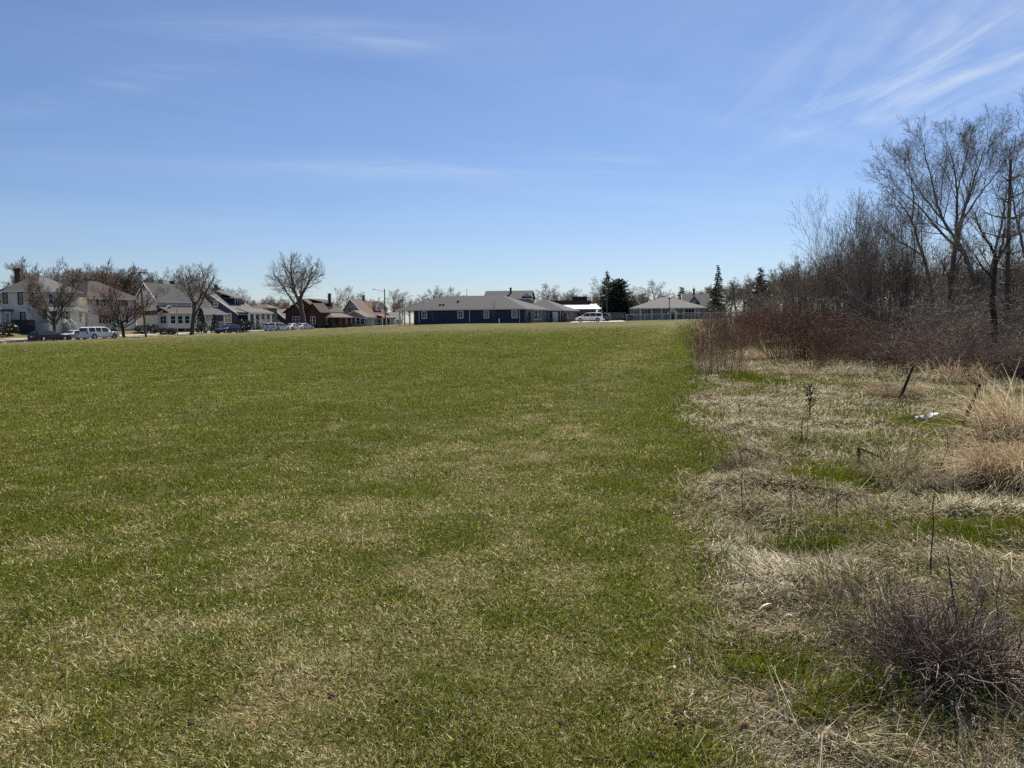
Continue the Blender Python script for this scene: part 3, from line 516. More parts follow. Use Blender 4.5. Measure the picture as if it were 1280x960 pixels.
# ------------------------------------------------------------------ houses
class House:
    """local x runs along the street away from the camera, local y away from the street; the corner nearest the camera is the origin"""
    def __init__(s, name, label, cat, px, pyb, Y, rz=70, group='houses along the street'):
        s.o = P(px, pyb, Y); a = R(rz); s.ex = np.array([math.cos(a), math.sin(a), 0]); s.ey = np.array([-math.sin(a), math.cos(a), 0])
        s.e = empty(name, s.o, a, label, cat, group)
    def w(s, x, y, z): return s.o+s.ex*x+s.ey*y+np.array([0, 0, z])
    def _sol(s, f, lo, hi):
        a, b = f(lo), f(hi)
        for _ in range(50):
            m = (lo+hi)/2; c = f(m)
            if (c > 0) == (a > 0): lo = m
            else: hi = m
        return (lo+hi)/2
    def X(s, px, y=0, z=2): return s._sol(lambda t: proj(s.w(t, y, z))[0]-px, -40, 80)
    def Yy(s, px, x=0, z=2): return s._sol(lambda t: proj(s.w(x, t, z))[0]-px, -40, 60)
    def Z(s, py, x=0, y=0): return s._sol(lambda t: proj(s.w(x, y, t))[1]-py, -10, 40)
    def box(s, name, m, *b): return MB().box(*b).build(name, m, s.e)
    def walls(s, m, x0, x1, y0, y1, z0, z1, gable=None, zr=None, name='wall'):
        b = MB()
        if gable == 'x':       # ridge along x : gables on the x faces
            ym = (y0+y1)/2; b.hull([(x0, y0, z0), (x0, y1, z0), (x0, y1, z1), (x0, ym, zr), (x0, y0, z1)][::-1], [(x1, y0, z0), (x1, y1, z0), (x1, y1, z1), (x1, ym, zr), (x1, y0, z1)][::-1])
        elif gable == 'y':
            xm = (x0+x1)/2; b.hull([(x0, y0, z0), (x1, y0, z0), (x1, y0, z1), (xm, y0, zr), (x0, y0, z1)], [(x0, y1, z0), (x1, y1, z0), (x1, y1, z1), (xm, y1, zr), (x0, y1, z1)])
        else: b.box(x0, x1, y0, y1, z0, z1)
        return b.build(name, m, s.e)
    def foundation(s, x0, x1, y0, y1): return s.box('foundation', M['concrete'], x0+.05, x1-.05, y0+.05, y1-.05, -2.5, .35)
    def gable_x(s, m, x0, x1, y0, y1, ze, zr, o=.4, t=.16, name='roof', trim=True, ym=None):
        ym = (y0+y1)/2 if ym is None else ym; k = (zr-ze)/(ym-y0); k2 = (zr-ze)/(y1-ym); b = MB()
        b.hull([(x0-o, y0-o, ze-k*o+.02), (x1+o, y0-o, ze-k*o+.02), (x1+o, ym, zr+.02), (x0-o, ym, zr+.02)], [(x0-o, y0-o, ze-k*o+t+.02), (x1+o, y0-o, ze-k*o+t+.02), (x1+o, ym, zr+t+.02), (x0-o, ym, zr+t+.02)])
        b.hull([(x0-o, ym+.01, zr+.02), (x1+o, ym+.01, zr+.02), (x1+o, y1+o, ze-k2*o+.02), (x0-o, y1+o, ze-k2*o+.02)], [(x0-o, ym+.01, zr+t+.02), (x1+o, ym+.01, zr+t+.02), (x1+o, y1+o, ze-k2*o+t+.02), (x0-o, y1+o, ze-k2*o+t+.02)])
        r = b.build(name, m, s.e)
        if trim:
            c = MB(); h = .2
            c.hull([(x0-o-.05, y0-o, ze-k*o-.08), (x0-o-.003, y0-o, ze-k*o-.08), (x0-o-.003, ym, zr-.08), (x0-o-.05, ym, zr-.08)], [(x0-o-.05, y0-o, ze-k*o+h), (x0-o-.003, y0-o, ze-k*o+h), (x0-o-.003, ym, zr+h), (x0-o-.05, ym, zr+h)])
            c.hull([(x0-o-.05, ym+.01, zr-.08), (x0-o-.003, ym+.01, zr-.08), (x0-o-.003, y1+o, ze-k2*o-.08), (x0-o-.05, y1+o, ze-k2*o-.08)], [(x0-o-.05, ym+.01, zr+h), (x0-o-.003, ym+.01, zr+h), (x0-o-.003, y1+o, ze-k2*o+h), (x0-o-.05, y1+o, ze-k2*o+h)])
            c.box(x0-o, x1+o, y0-o-.05, y0-o-.003, ze-k*o-.06, ze-k*o+t)
            c.build('roof_trim', M['trim'], r)
        return r
    def gable_y(s, m, x0, x1, y0, y1, ze, zr, o=.35, t=.16, name='roof'):
        xm = (x0+x1)/2; k = (zr-ze)/(xm-x0); b = MB(); c = MB()
        for a0, a1, z0, z1 in ((x0-o, xm, ze-k*o, zr), (xm+.01, x1+o, zr, ze-k*o)):
            b.hull([(a0, y0-o, z0+.02), (a1, y0-o, z1+.02), (a1, y1, z1+.02), (a0, y1, z0+.02)], [(a0, y0-o, z0+t+.02), (a1, y0-o, z1+t+.02), (a1, y1, z1+t+.02), (a0, y1, z0+t+.02)])
            c.hull([(a0, y0-o-.05, z0-.1), (a1, y0-o-.05, z1-.1), (a1, y0-o-.003, z1-.1), (a0, y0-o-.003, z0-.1)], [(a0, y0-o-.05, z0+t+.04), (a1, y0-o-.05, z1+t+.04), (a1, y0-o-.003, z1+t+.04), (a0, y0-o-.003, z0+t+.04)])
        r = b.build(name, m, s.e); c.build('roof_trim', M['trim'], r); return r
    def hip(s, m, x0, x1, y0, y1, ze, zr, o=.45, ra=None, rb=None, name='roof'):
        """ridge along the longer side unless ra, rb give its two ends (x, y)"""
        if ra is None:
            i = min(x1-x0, y1-y0)/2
            if x1-x0 >= y1-y0: ra, rb = (x0+i, (y0+y1)/2), (x1-i+.02, (y0+y1)/2)
            else: ra, rb = ((x0+x1)/2, y0+i), ((x0+x1)/2, y1-i+.02)
        b = MB(); c = [(x0-o, y0-o), (x1+o, y0-o), (x1+o, y1+o), (x0-o, y1+o)]; zb = ze-.05
        q = [(*p, zb+.16) for p in c]; A, B = (*ra, zr), (*rb, zr)
        b.quad(*[(*p, zb) for p in c][::-1])
        for i in range(4): j = (i+1) % 4; b.quad((*c[i], zb), (*c[j], zb), q[j], q[i])
        if abs(ra[0]-rb[0]) >= abs(ra[1]-rb[1]): b.quad(q[0], q[1], B, A); b.quad(q[1], q[2], B); b.quad(q[2], q[3], A, B); b.quad(q[3], q[0], A)
        else: b.quad(q[0], q[1], A); b.quad(q[1], q[2], B, A); b.quad(q[2], q[3], B); b.quad(q[3], q[0], A, B)
        r = b.build(name, m, s.e)
        f = MB(); e = .004
        f.box(x0-o-.06, x1+o+.06, y0-o-.06, y0-o-e, zb-.02, zb+.15); f.box(x0-o-.06, x0-o-e, y0-o, y1+o, zb-.02, zb+.15); f.box(x1+o+e, x1+o+.06, y0-o, y1+o, zb-.02, zb+.15)
        f.build('gutter', M['trim'], r); return r
    def win(s, face, a0, a1, z0, z1, off=0, mull=(0, 1), fr=.11, shutter=None, name='window', trim=None):
        """face 'f': the plane y = off seen from the street; 's': the plane x = off seen from the near side"""
        if a1 < a0: a0, a1 = a1, a0
        if z1 < z0: z0, z1 = z1, z0
        def bx(b, u0, u1, v0, v1, d0, d1):
            if face == 'f': b.box(u0, u1, off-d1, off-d0, v0, v1)
            else: b.box(off-d1, off-d0, u0, u1, v0, v1)
        b = MB(); bx(b, a0-fr, a0, z0-fr, z1+fr, .003, .07); bx(b, a1, a1+fr, z0-fr, z1+fr, .003, .07); bx(b, a0, a1, z1, z1+fr, .003, .068); bx(b, a0, a1, z0-fr, z0, .003, .09)
        nv, nh = mull
        for i in range(nv): u = a0+(a1-a0)*(i+1)/(nv+1); bx(b, u-.04, u+.04, z0, z1, .03, .05)
        for i in range(nh): v = z0+(z1-z0)*(i+1)/(nh+1); bx(b, a0, a1, v-.03, v+.03, .028, .047)
        f = b.build(name, trim or M['trim'], s.e)
        g = MB(); bx(g, a0, a1, z0, z1, .004, .02); g.build('pane', M['glass'], f)
        if shutter:
            for u in (a0-fr-.42, a1+fr+.02): h = MB(); bx(h, u, u+.4, z0-.05, z1+.05, .003, .05); h.build('shutter', shutter, f)
        return f
    def door(s, face, a0, a1, z0, z1, off=0, m=None):
        b = MB()
        if face == 'f': b.box(a0, a1, off-.06, off-.003, z0, z1)
        else: b.box(off-.06, off-.003, a0, a1, z0, z1)
        d = b.build('door', m or M['door'], s.e); h = MB()
        if face == 'f': h.box(a1-.14, a1-.08, off-.1, off-.061, z0+1., z0+1.1)
        else: h.box(off-.1, off-.061, a1-.14, a1-.08, z0+1., z0+1.1)
        h.build('handle', M['metal'], d); return d
    def chimney(s, roof, x, y, z0, z1, w_=.8, m=None):
        w_ *= .58; b = MB().box(x-w_/2, x+w_/2, y-w_/2, y+w_/2, z0, z1).box(x-w_/2-.08, x+w_/2+.08, y-w_/2-.08, y+w_/2+.08, z1, z1+.18); return b.build('chimney', m or M['brick'], roof)
    def post(s, x, y, z0, z1, w_=.18, m=None): return s.box('porch_post', m or M['trim'], x-w_/2, x+w_/2, y-w_/2, y+w_/2, z0, z1)
    def rail(s, x0, x1, y, z0, h=.9, m=None):
        b = MB().box(x0, x1, y-.04, y+.04, z0+h-.1, z0+h).box(x0, x1, y-.03, y+.03, z0+.1, z0+.18); n = max(2, int((x1-x0)/.3))
        for i in range(n+1): u = x0+(x1-x0)*i/n; b.box(u-.025, u+.025, y-.025, y+.025, z0, z0+h-.1)
        return b.build('porch_railing', m or M['trim'], s.e)
    def steps(s, x0, x1, y, z1, n=4, hand=True):
        b = MB(); h = z1/n
        for i in range(n): b.box(x0, x1, y-.32*(i+1), y-.32*i, -.6, z1-h*(i+1)+.02*0+h*.999)
        o = b.build('front_steps', M['concrete'], s.e)
        if hand:
            for u in (x0+.06, x1-.06):
                r = MB().cyl((u, y, z1+.85), (u, y-.32*n, .85), .035, k=6).cyl((u, y-.05, z1), (u, y-.05, z1+.85), .03, k=6).cyl((u, y-.32*n, -.2), (u, y-.32*n, .85), .03, k=6); r.build('handrail', M['trim'], o)
        return o
    def portico(s, m, x0, x1, y0, y1, z0, z1, rise=.6, name='porch_roof', o=.3):
        """shed roof that falls towards the street"""
        b = MB().hull([(x0-o, y0-o, z1), (x1+o, y0-o, z1), (x1+o, y1, z1+rise), (x0-o, y1, z1+rise)], [(x0-o, y0-o, z1+.15), (x1+o, y0-o, z1+.15), (x1+o, y1, z1+rise+.15), (x0-o, y1, z1+rise+.15)])
        r = b.build(name, m, s.e); MB().box(x0-o, x1+o, y0-o-.05, y0-o-.003, z1-.12, z1+.16).build('gutter', M['trim'], r); return r
# ---- large white house with the porch
h = House('white_house', 'large two-storey white house with hip roof, brick chimney and wide front porch', 'house', 46, 413.5, 115)
D = h.Yy(3); W = h.X(99); ze = h.Z(364); zr = h.Z(344.5, 4.5, 6)
h.foundation(0, W, 0, D); h.walls(M['white'], 0, W, 0, D, .1, ze)
rf = h.hip(M['roof_grey'], 0, W, 0, D, ze, zr, .45, ra=(3.6, 3.2), rb=(3.6, D-3.0)); cyv = h.Yy(21.5, 2.5, zr); h.chimney(rf, 2.5, cyv, ze, h.Z(337, 2.5, cyv), .95)
for a, b, c, d in ((5.5, 10.5, 378, 365.5), (24.5, 29.5, 379.5, 365.5), (7, 12, 404, 390.5), (26, 31.5, 401, 390.5)): h.win('s', h.Yy(a), h.Yy(b), h.Z(c), h.Z(d), trim=M['wood_dark'])
for a, b in ((52, 57), (62, 67), (84, 89)): h.win('f', h.X(a), h.X(b), h.Z(380, 4), h.Z(368, 4))
xp = h.X(106, -2.4); h.box('porch_floor', M['white'], .15, xp, -2.4, -.003, -.9, 1.15); zp = h.Z(388, 3, -2.4); h.portico(M['roof_grey'], 0, xp, -2.5, -.01, 0, zp, .5)
for u in (.3, xp*.3, xp*.62, xp-.15): h.post(u, -2.25, 1.15, zp, .3)
h.rail(.4, xp*.3, -2.28, 1.15, .85); h.rail(xp*.62, xp-.2, -2.28, 1.15, .85); h.door('f', xp*.42, xp*.42+1, 1.15, 3.2); h.win('f', 1., 3.4, 1.7, 3.1, mull=(1, 1)); h.win('f', xp*.65, xp*.9, 1.7, 3.1, mull=(1, 1)); h.steps(xp*.36, xp*.56, -2.41, 1.15, 5)
y0, y1 = h.Yy(17), h.Yy(-12); z1 = h.Z(388.5, -1.6, y0); h.box('side_porch', M['white'], -1.6, -.003, y0+.4, y1, -.6, z1); h.box('side_porch_roof', M['roof_grey'], -2.1, -.003, y0-.1, y1+.3, z1+.004, z1+.22)
h.win('s', h.Yy(12.5, -1.6), h.Yy(7.5, -1.6), h.Z(404, -1.6, y0), h.Z(391, -1.6, y0), off=-1.6)
# ---- cream house
h = House('cream_house', 'cream house with brown hip roof and shuttered windows behind the white sport utility car', 'house', 111, 413, 123.5)
D = h.Yy(98); W = h.X(170); ze = h.Z(373); zr = h.Z(352, 7, D/2+2); h.foundation(0, W, 0, max(D, 8)); h.walls(M['cream'], 0, W, 0, max(D, 8), .1, ze); h.hip(M['roof_dark_brown'], 0, W, 0, max(D, 8), ze, zr, .7)
for a, b, c, d in ((125, 129, 382, 375), (152, 157, 382, 375)): h.win('f', h.X(a), h.X(b), h.Z(c, 3), h.Z(d, 3), shutter=M['black'])
h.win('f', h.X(127.5), h.X(138.5), h.Z(403.5, 3), h.Z(393.5, 3), mull=(2, 1), shutter=M['black']); h.win('f', h.X(152), h.X(160), h.Z(403.5, 8), h.Z(393.5, 8), mull=(1, 1)); x0 = h.X(142); h.door('f', x0, x0+1, .6, 2.7); h.steps(x0-.3, x0+1.4, -.01, .6, 3)
# ---- tall white gabled house
h = House('gabled_house', 'tall white gabled house with a brown-roofed front porch', 'house', 197, 411.5, 136)
D = h.Yy(171); W = 9; zr = h.Z(354.5, 0, D/2); ze = h.Z(374, 0, 0); h.foundation(0, W, 0, D); h.walls(M['white'], 0, W, 0, D, .1, ze, 'x', zr); h.gable_x(M['roof_dark'], 0, W, 0, D, ze, zr, .4)
for a, b, c, d in ((184, 187.5, 381, 375), (181, 184, 363, 359), (176, 179, 404, 395)): h.win('s', h.Yy(a), h.Yy(b), h.Z(c, 0, 3), h.Z(d, 0, 3))
z1 = h.Z(391, .0, -2.4); h.walls(M['white'], .2, W-1, -2.3, -.003, .1, z1, name='enclosed_porch'); h.portico(M['roof_brown'], .2, W-1, -2.4, -.004, 0, z1, 1.1)
for i in range(4): h.win('f', .7+i*1.7, 1.8+i*1.7, 1., 2.3, off=-2.3)
h.win('s', -1.9, -.5, 1., 2.3, off=.2, mull=(1, 1))
# ---- white bungalow
h = House('white_bungalow', 'low white bungalow with grey roof, round-topped gable entry and long front porch', 'house', 230, 411, 143)
D = h.Yy(203)+3; W = h.X(268); ze = h.Z(388, 0, 0); zr = h.Z(364, 4, D/2); h.foundation(0, W, 0, D); h.walls(M['white'], 0, W, 0, D, .1, ze, 'x', zr); rf = h.gable_x(M['roof_dark'], 0, W, 0, D, ze, zr, .5)
xc = 2.5; yc = h.Yy(215.5, xc, zr); h.chimney(rf, xc, yc, zr-1.4, h.Z(352.5, xc, yc), .9)
x0 = h.X(197, -1.5); x1 = h.X(223, -1.5); 
if x1-x0 < 3: x0 = x1-3
z1 = h.Z(392, x0, -1.5); z2 = h.Z(382.5, (x0+x1)/2, -1.5); h.walls(M['white'], x0, x1, -1.5, 3, -.8, z1, 'y', z2, name='entry_wing'); h.gable_y(M['roof_brown'], x0, x1, -1.5, 3, z1, z2, .35, name='entry_roof')
for f in (.12, .42, .74): u = x0+(x1-x0)*f; h.win('f', u, u+.8, .9, 2.2, off=-1.5)
zp = h.Z(392.5, x1+4, -2.2); h.portico(M['roof_dark'], x1+.4, W+.5, -2.2, -.003, 0, zp, 1.0)
for u in np.linspace(x1+.7, W+.3, 5): h.post(u, -2.1, -.3, zp, .22)
h.box('porch_floor', M['concrete'], x1+.5, W+.4, -2.2, -.004, -1, .5); h.rail(x1+.8, W+.2, -2.12, .5, .8)
for i in range(3): u = x1+1.2+i*3; h.win('f', u, u+1.3, 1., 2.5, mull=(1, 1))
# ---- dark blue house
h = House('dark_blue_house', 'dark blue bungalow with white gable trim, shed dormer and chimney', 'house', 298, 409.5, 156)
D = h.Yy(262)*1.0; W = h.X(323); yr = h.Yy(257, 0, 7); ze = h.Z(391.5, 0, 0); zr = h.Z(363.5, 0, yr); D = yr*2; h.foundation(0, W, 0, D); h.walls(M['navy'], 0, W, 0, D, .1, ze, 'x', zr); rf = h.gable_x(M['roof_grey'], 0, W, 0, D, ze, zr, .5)
yc = yr-.2; xc = h.X(270, yc, zr); h.chimney(rf, max(xc, 1), yc, zr-1, h.Z(356.8, max(xc, 1), yc), .95, M['black'])
xd0, xd1 = 2.2, W-1.5; yd = yr*.36; zd = h.Z(374, xd0+2, yd); dm = h.walls(M['navy'], xd0, xd1, yd, yr, ze+.6, zd, name='dormer'); h.box('dormer_roof', M['roof_grey'], xd0-.4, xd1+.4, yd-.5, yr, zd+.01, zd+.2).parent = h.e
h.portico(M['roof_grey'], xd0, xd1, yd-.2, yr+.2, 0, zd+.2, zr-zd-.05, name='dormer_slope', o=.3)
h.win('f', h.X(294, yd, 5), h.X(305, yd, 5), h.Z(383, 5, yd), h.Z(375.5, 5, yd), off=yd, mull=(3, 0))
h.win('s', h.Yy(281), h.Yy(289), h.Z(403, 0, 2), h.Z(392, 0, 2), mull=(1, 1)); h.win('s', h.Yy(268, 0, 5), h.Yy(272, 0, 5), h.Z(383, 0, 7), h.Z(376, 0, 7))
zp = h.Z(391.5, 6, -2.6); h.portico(M['roof_grey'], 0, W+1, -2.6, -.004, 0, zp, .9)
for u in np.linspace(.3, W+.8, 5): h.post(u, -2.5, -.2, zp, .3)
h.box('porch_floor', M['concrete'], .1, W+.9, -2.55, -.004, -1, .8); h.door('f', W*.45, W*.45+1, .8, 2.9); h.win('f', W*.62, W*.85, 1.2, 2.7, mull=(2, 0)); h.rail(W*.6, W+.7, -2.5, .8, .8); h.steps(W*.38, W*.57, -2.56, .8, 4)
# ---- sage house
h = House('sage_house', 'narrow sage green two-storey house right of the dark blue house', 'house', 336, 409, 178)
D = h.Yy(312); W = 9; W = 3.2; ze = h.Z(385, 0, 0); zr = ze+.9; h.foundation(0, W, 0, D); h.walls(M['olive'], 0, W, 0, D, .1, ze); h.hip(M['roof_tan'], 0, W, 0, D, ze, zr, .4)
for a, b, c, d in ((325, 327.5, 390, 385.5), (331.5, 334, 390, 385.5), (323, 327, 405, 400)): h.win('s', h.Yy(a), h.Yy(b), h.Z(c, 0, 1), h.Z(d, 0, 1), mull=(1, 1))
# ---- small gabled house
h = House('small_gabled_house', 'small low house with navy gable and red-brown porch roof', 'house', 356, 409, 188)
D = h.Yy(333); W = 8; ze = h.Z(397, 0, 0); zr = h.Z(387, 0, D/2); h.foundation(0, W, 0, D); h.walls(M['navy'], 0, W, 0, D, .1, ze, 'x', zr); h.gable_x(M['roof_tan'], 0, W, 0, D, ze, zr, .5); h.box('porch_roof', M['red_trim'], -1.6, -.003, .2, D-.2, ze-.95, ze-.75)
for u in (.4, D/2, D-.4): h.post(-1.5, u, -.3, ze-.95)
h.win('s', D*.3, D*.45, .8, 1.7); h.win('s', D*.6, D*.75, .8, 1.7)
# ---- dark brick house
h = House('dark_brick_house', 'dark red brick house with brown roofs behind the largest bare tree', 'house', 401, 411, 176)
D = h.Yy(357); W = h.X(428); ze = h.Z(389.5, 0, 0); zr = h.Z(374, 0, D/2); h.foundation(0, W, 0, D); h.walls(M['brick'], 0, W, 0, D, .1, ze, 'x', zr); rf = h.gable_x(M['roof_brown'], 0, W, 0, D, ze, zr, .5, trim=False)
xc = 5; yc = h.Yy(412, xc, zr); h.chimney(rf, xc, yc, zr-1.5, h.Z(367.8, xc, yc), .9)
xg0, xg1 = -2.2, 0; yg0, yg1 = h.Yy(400, -2.2), h.Yy(384, -2.2); h.walls(M['brick'], -2.2, -.004, yg0, yg1, -.8, ze, 'x', h.Z(380, -2.2, (yg0+yg1)/2), name='gable_wing'); h.gable_x(M['roof_brown'], -2.2, 1.5, yg0, yg1, ze, h.Z(380, -2.2, (yg0+yg1)/2)+.05, .4, name='wing_roof', trim=False)
for a, b, off in ((388.5, 390.3, -2.2), (391.5, 394, -2.2)): h.win('s', h.Yy(a, off), h.Yy(b, off), h.Z(405, off, 2), h.Z(396, off, 2), off=off)
for a, b in ((366, 369), (370.5, 373), (374.5, 377)): h.win('s', h.Yy(a), h.Yy(b), h.Z(403, 0, 5), h.Z(396, 0, 5))
h.win('s', h.Yy(375, 0, 5), h.Yy(379, 0, 5), h.Z(385, 0, 6), h.Z(380.5, 0, 6)); dz = h.Z(384.5, 3, 1.5); h.walls(M['brick'], 2.5, 7, 1.2, 5, ze, dz+1.2, name='dormer'); h.portico(M['roof_brown'], 2.5, 7, 1.2, 5, 0, dz+1.2, .8, name='dormer_roof')
h.win('f', 3.3, 6.2, dz+.1, dz+.9, off=1.2, mull=(2, 0)); zp = h.Z(396.5, 4, -3); h.hip(M['roof_tan'], .2, W-1, -3, 0, zp, zp+.95, .35, name='porch_roof')
for u in np.linspace(.5, W-1.3, 4): h.post(u, -2.8, -.4, zp-.06, .45, M['brick'])
h.box('porch_wall', M['brick'], .4, W-1.2, -2.95, -2.7, -1, .9); h.win('f', 1.5, 4, 1, 2.5, mull=(1, 0)); h.door('f', 5, 6, .3, 2.4)
# ---- tan gabled house
h = House('tan_gabled_house', 'tan house with steep brown gable roof, small dormer and bright white awning', 'house', 456, 408.5, 190)
D = h.Yy(426); yr = D*.55; W = h.X(468); zr = h.Z(374.5, 0, yr); ze = h.Z(394, 0, 0); h.foundation(0, W, 0, D); h.walls(M['tan'], 0, W, 0, D, .1, ze, 'x', zr) if False else MB().hull([(0, 0, .1), (0, D, .1), (0, D, ze), (0, yr, zr), (0, 0, ze)][::-1], [(W, 0, .1), (W, D, .1), (W, D, ze), (W, yr, zr), (W, 0, ze)][::-1]).build('wall', M['tan'], h.e)
rf = h.gable_x(M['roof_tan'], 0, W, 0, D, ze, zr, .45, ym=yr); h.chimney(rf, 6, yr, zr-.8, zr+1.1, .8, M['brown_brick'])
h.win('s', h.Yy(435, 0, 6), h.Yy(439, 0, 6), h.Z(390, 0, yr), h.Z(384, 0, yr), mull=(1, 0)); h.win('s', D*.25, D*.38, 1, 2.4); h.win('s', D*.55, D*.68, 1, 2.4)
x0 = -3.2; y0, y1 = h.Yy(458, x0), h.Yy(430, x0); z1 = h.Z(396, x0, y0); h.walls(M['tan'], x0, -.004, y0, y1, -.8, z1, 'x', z1+1.4, name='front_porch'); h.gable_x(M['roof_tan'], x0, -.2, y0, y1, z1, z1+1.4, .35, name='porch_roof')
for i in range(4): u = y0+.6+(y1-y0-1.2)*i/4; h.win('s', u, u+.9, .7, 2.2, off=x0)
h.box('awning', M['plastic'], x0-1.4, x0-.06, h.Yy(456, x0-1.4), h.Yy(449, x0-1.4), z1-.5, z1-.35)
# ---- red-roofed house
h = House('red_roofed_house', 'low house with red-brown roof and white-fronted dormer by the street lamp', 'house', 468, 408, 207)
D = h.Yy(448); W = h.X(484); ze = h.Z(395.5, 0, 0); zr = h.Z(377, 0, D*.6); h.foundation(0, W, 0, D); MB().hull([(0, 0, .1), (0, D, .1), (0, D, ze), (0, D*.6, zr), (0, 0, ze)][::-1], [(W, 0, .1), (W, D, .1), (W, D, ze), (W, D*.6, zr), (W, 0, ze)][::-1]).build('wall', M['tan'], h.e)
h.gable_x(M['roof_red'], 0, W, 0, D, ze, zr, .45, ym=D*.6); yd = D*.2; zd = h.Z(383, 2, yd); xm = 2.5; h.walls(M['white'], xm, xm+3.6, yd, D*.6, ze+.3, zd, 'y', zd+1.2, name='dormer'); h.gable_y(M['roof_red'], xm, xm+3.6, yd, D*.6, zd, zd+1.25, .3, name='dormer_roof'); h.win('f', xm+1.1, xm+2.5, zd-1.4, zd-.2, off=yd)
zp = h.Z(396.5, 4, -2.4); h.portico(M['roof_red'], 0, W, -2.5, -.004, 0, zp, .7)
for u in np.linspace(.3, W-.3, 4): h.post(u, -2.3, -.4, zp)
h.win('f', 1, 3, .8, 2.2, mull=(1, 0)); h.door('f', 4.5, 5.5, .2, 2.3); h.win('f', 7, 9, .8, 2.2, mull=(1, 0))
# ---- small white house beyond the lamp
h = House('pale_cottage', 'small pale cottage with grey roof between the street lamp and the blue building', 'house', 492, 407.5, 212)
D = h.Yy(478); W = h.X(503); ze = h.Z(398, 0, 0); zr = h.Z(391, 0, D/2); h.foundation(0, W, 0, D); h.walls(M['white'], 0, W, 0, D, .1, ze, 'x', zr); h.gable_x(M['roof_grey'], 0, W, 0, D, ze, zr, .4); h.win('s', D*.3, D*.5, .8, 1.8); h.win('f', 2, 4, .8, 1.8)
# ---- long blue building
h = House('long_blue_building', 'long single-storey dark blue building with grey hip roof and white windows', 'building', 656, 402.6, 150, rz=70, group='low buildings at the end of the field')
y1 = h.Yy(517); W = h.X(684); ze = h.Z(386.2, 0, 0); zr = h.Z(369, W/2, W/2)
h.box('foundation', M['concrete'], .06, W-.06, .06, y1-.06, -2.5, .25); MB().box(-.003, W, 0.02, y1, -1.4, ze).build('wall', M['blue'], h.e)
h.box('brick_front', M['stone'], 0.05, W, -.12, .017, -1.4, ze-.06)
yp = h.Yy(498); i_ = W/2; h.hip(M['roof_dark'], 0, W, 0, yp, ze, zr, .5)
for px in (505, 511.5): y_ = h.Yy(px); h.post(.2, y_, -1, ze, .22)
h.post(.15, yp-.2, -1, ze, .22); h.box('corner_board', M['trim'], -.03, .0, y1-.12, y1, 0, ze-.06)
h.box('porch_back_wall', M['tan'], W*.45, W*.45+.15, y1+.01, yp-.3, -.6, ze-.1)
for px in (524, 587, 649.5): y_ = h.Yy(px); h.box('downspout', M['trim'], -.1, -.004, y_-.05, y_+.05, 0, ze-.05)
for a, b in ((528, 533), (573, 578.5), (605.5, 610.5), (640.5, 646)): h.win('s', h.Yy(a), h.Yy(b), .95, 2.2, off=-.003, mull=(1, 1), fr=.16)
for a, b in ((667, 671), (672.5, 675.5)): h.win('f', h.X(a), h.X(b), .6, 2.3, off=-.12, mull=(1, 1))
for (py, px) in ((380.5, 552), (374, 570), (380.5, 556)):
    yv = h.Yy(px, 2.5, 4); xv = 1.9 if py > 378 else 3.6; zv = ze+(zr-ze)*xv/(W/2); h.box('roof_vent', M['black'], xv-.2, xv+.2, yv-.2, yv+.2, zv-.2, zv+.45)
x0, x1 = W+.004, W+12; y0 = -h.X(0)*0-3.2; z2 = h.Z(386.8, W, -3.2); y1b = 8
h.box('rear_wing', M['blue'], x0, x1, -3.2, y1b, -.6, ze-.12); h.box('wing_brick', M['stone'], x0+.3, x1-.3, -3.32, -3.203, -.6, ze-.2); h.hip(M['roof_dark'], x0+.5, x1, -3.2, y1b, ze-.14, ze+2.4, .5, name='wing_roof')
h.door('s', -2.4, -1.2, .0, 2.1, off=x0, m=M['trim']); 
for u in (-2.9, -.4): h.box('downspout', M['trim'], x0-.1, x0-.004, u-.05, u+.05, 0, ze-.2)
h.win('f', x0+4, x0+5.2, .8, 2.3, off=-3.32, mull=(1, 1)); h.win('f', x0+7.5, x0+9, .8, 2.3, off=-3.32, mull=(1, 1))
# ---- grey-roofed house behind
h = House('grey_roofed_house', 'dark grey gabled roof with a chimney rising behind the long blue building', 'house', 662, 402, 182, rz=-8, group='houses behind the low buildings')
W = -h.X(606, 0, 8); ze = h.Z(372.5); zr = h.Z(364, 0, 4); h.walls(M['grey_wall'], -W, 0, 0, 8, -.5, ze, 'x', zr); rf = h.gable_x(M['roof_dark'], -W, 0, 0, 8, ze, zr, .5); xc = h.X(638, 2, 8); h.chimney(rf, xc, 2.5, ze, h.Z(360.5, xc, 2.5), .7, M['black'])
xx = h.X(660, -.6, 6.5); h.walls(M['white'], xx-1.3, xx+.6, .4, 4, ze-.5, ze+.5, 'y', ze+1.2, name='dormer'); h.gable_y(M['roof_dark'], xx-1.3, xx+.6, .4, 4, ze+.5, ze+1.2, .25, name='dormer_roof')
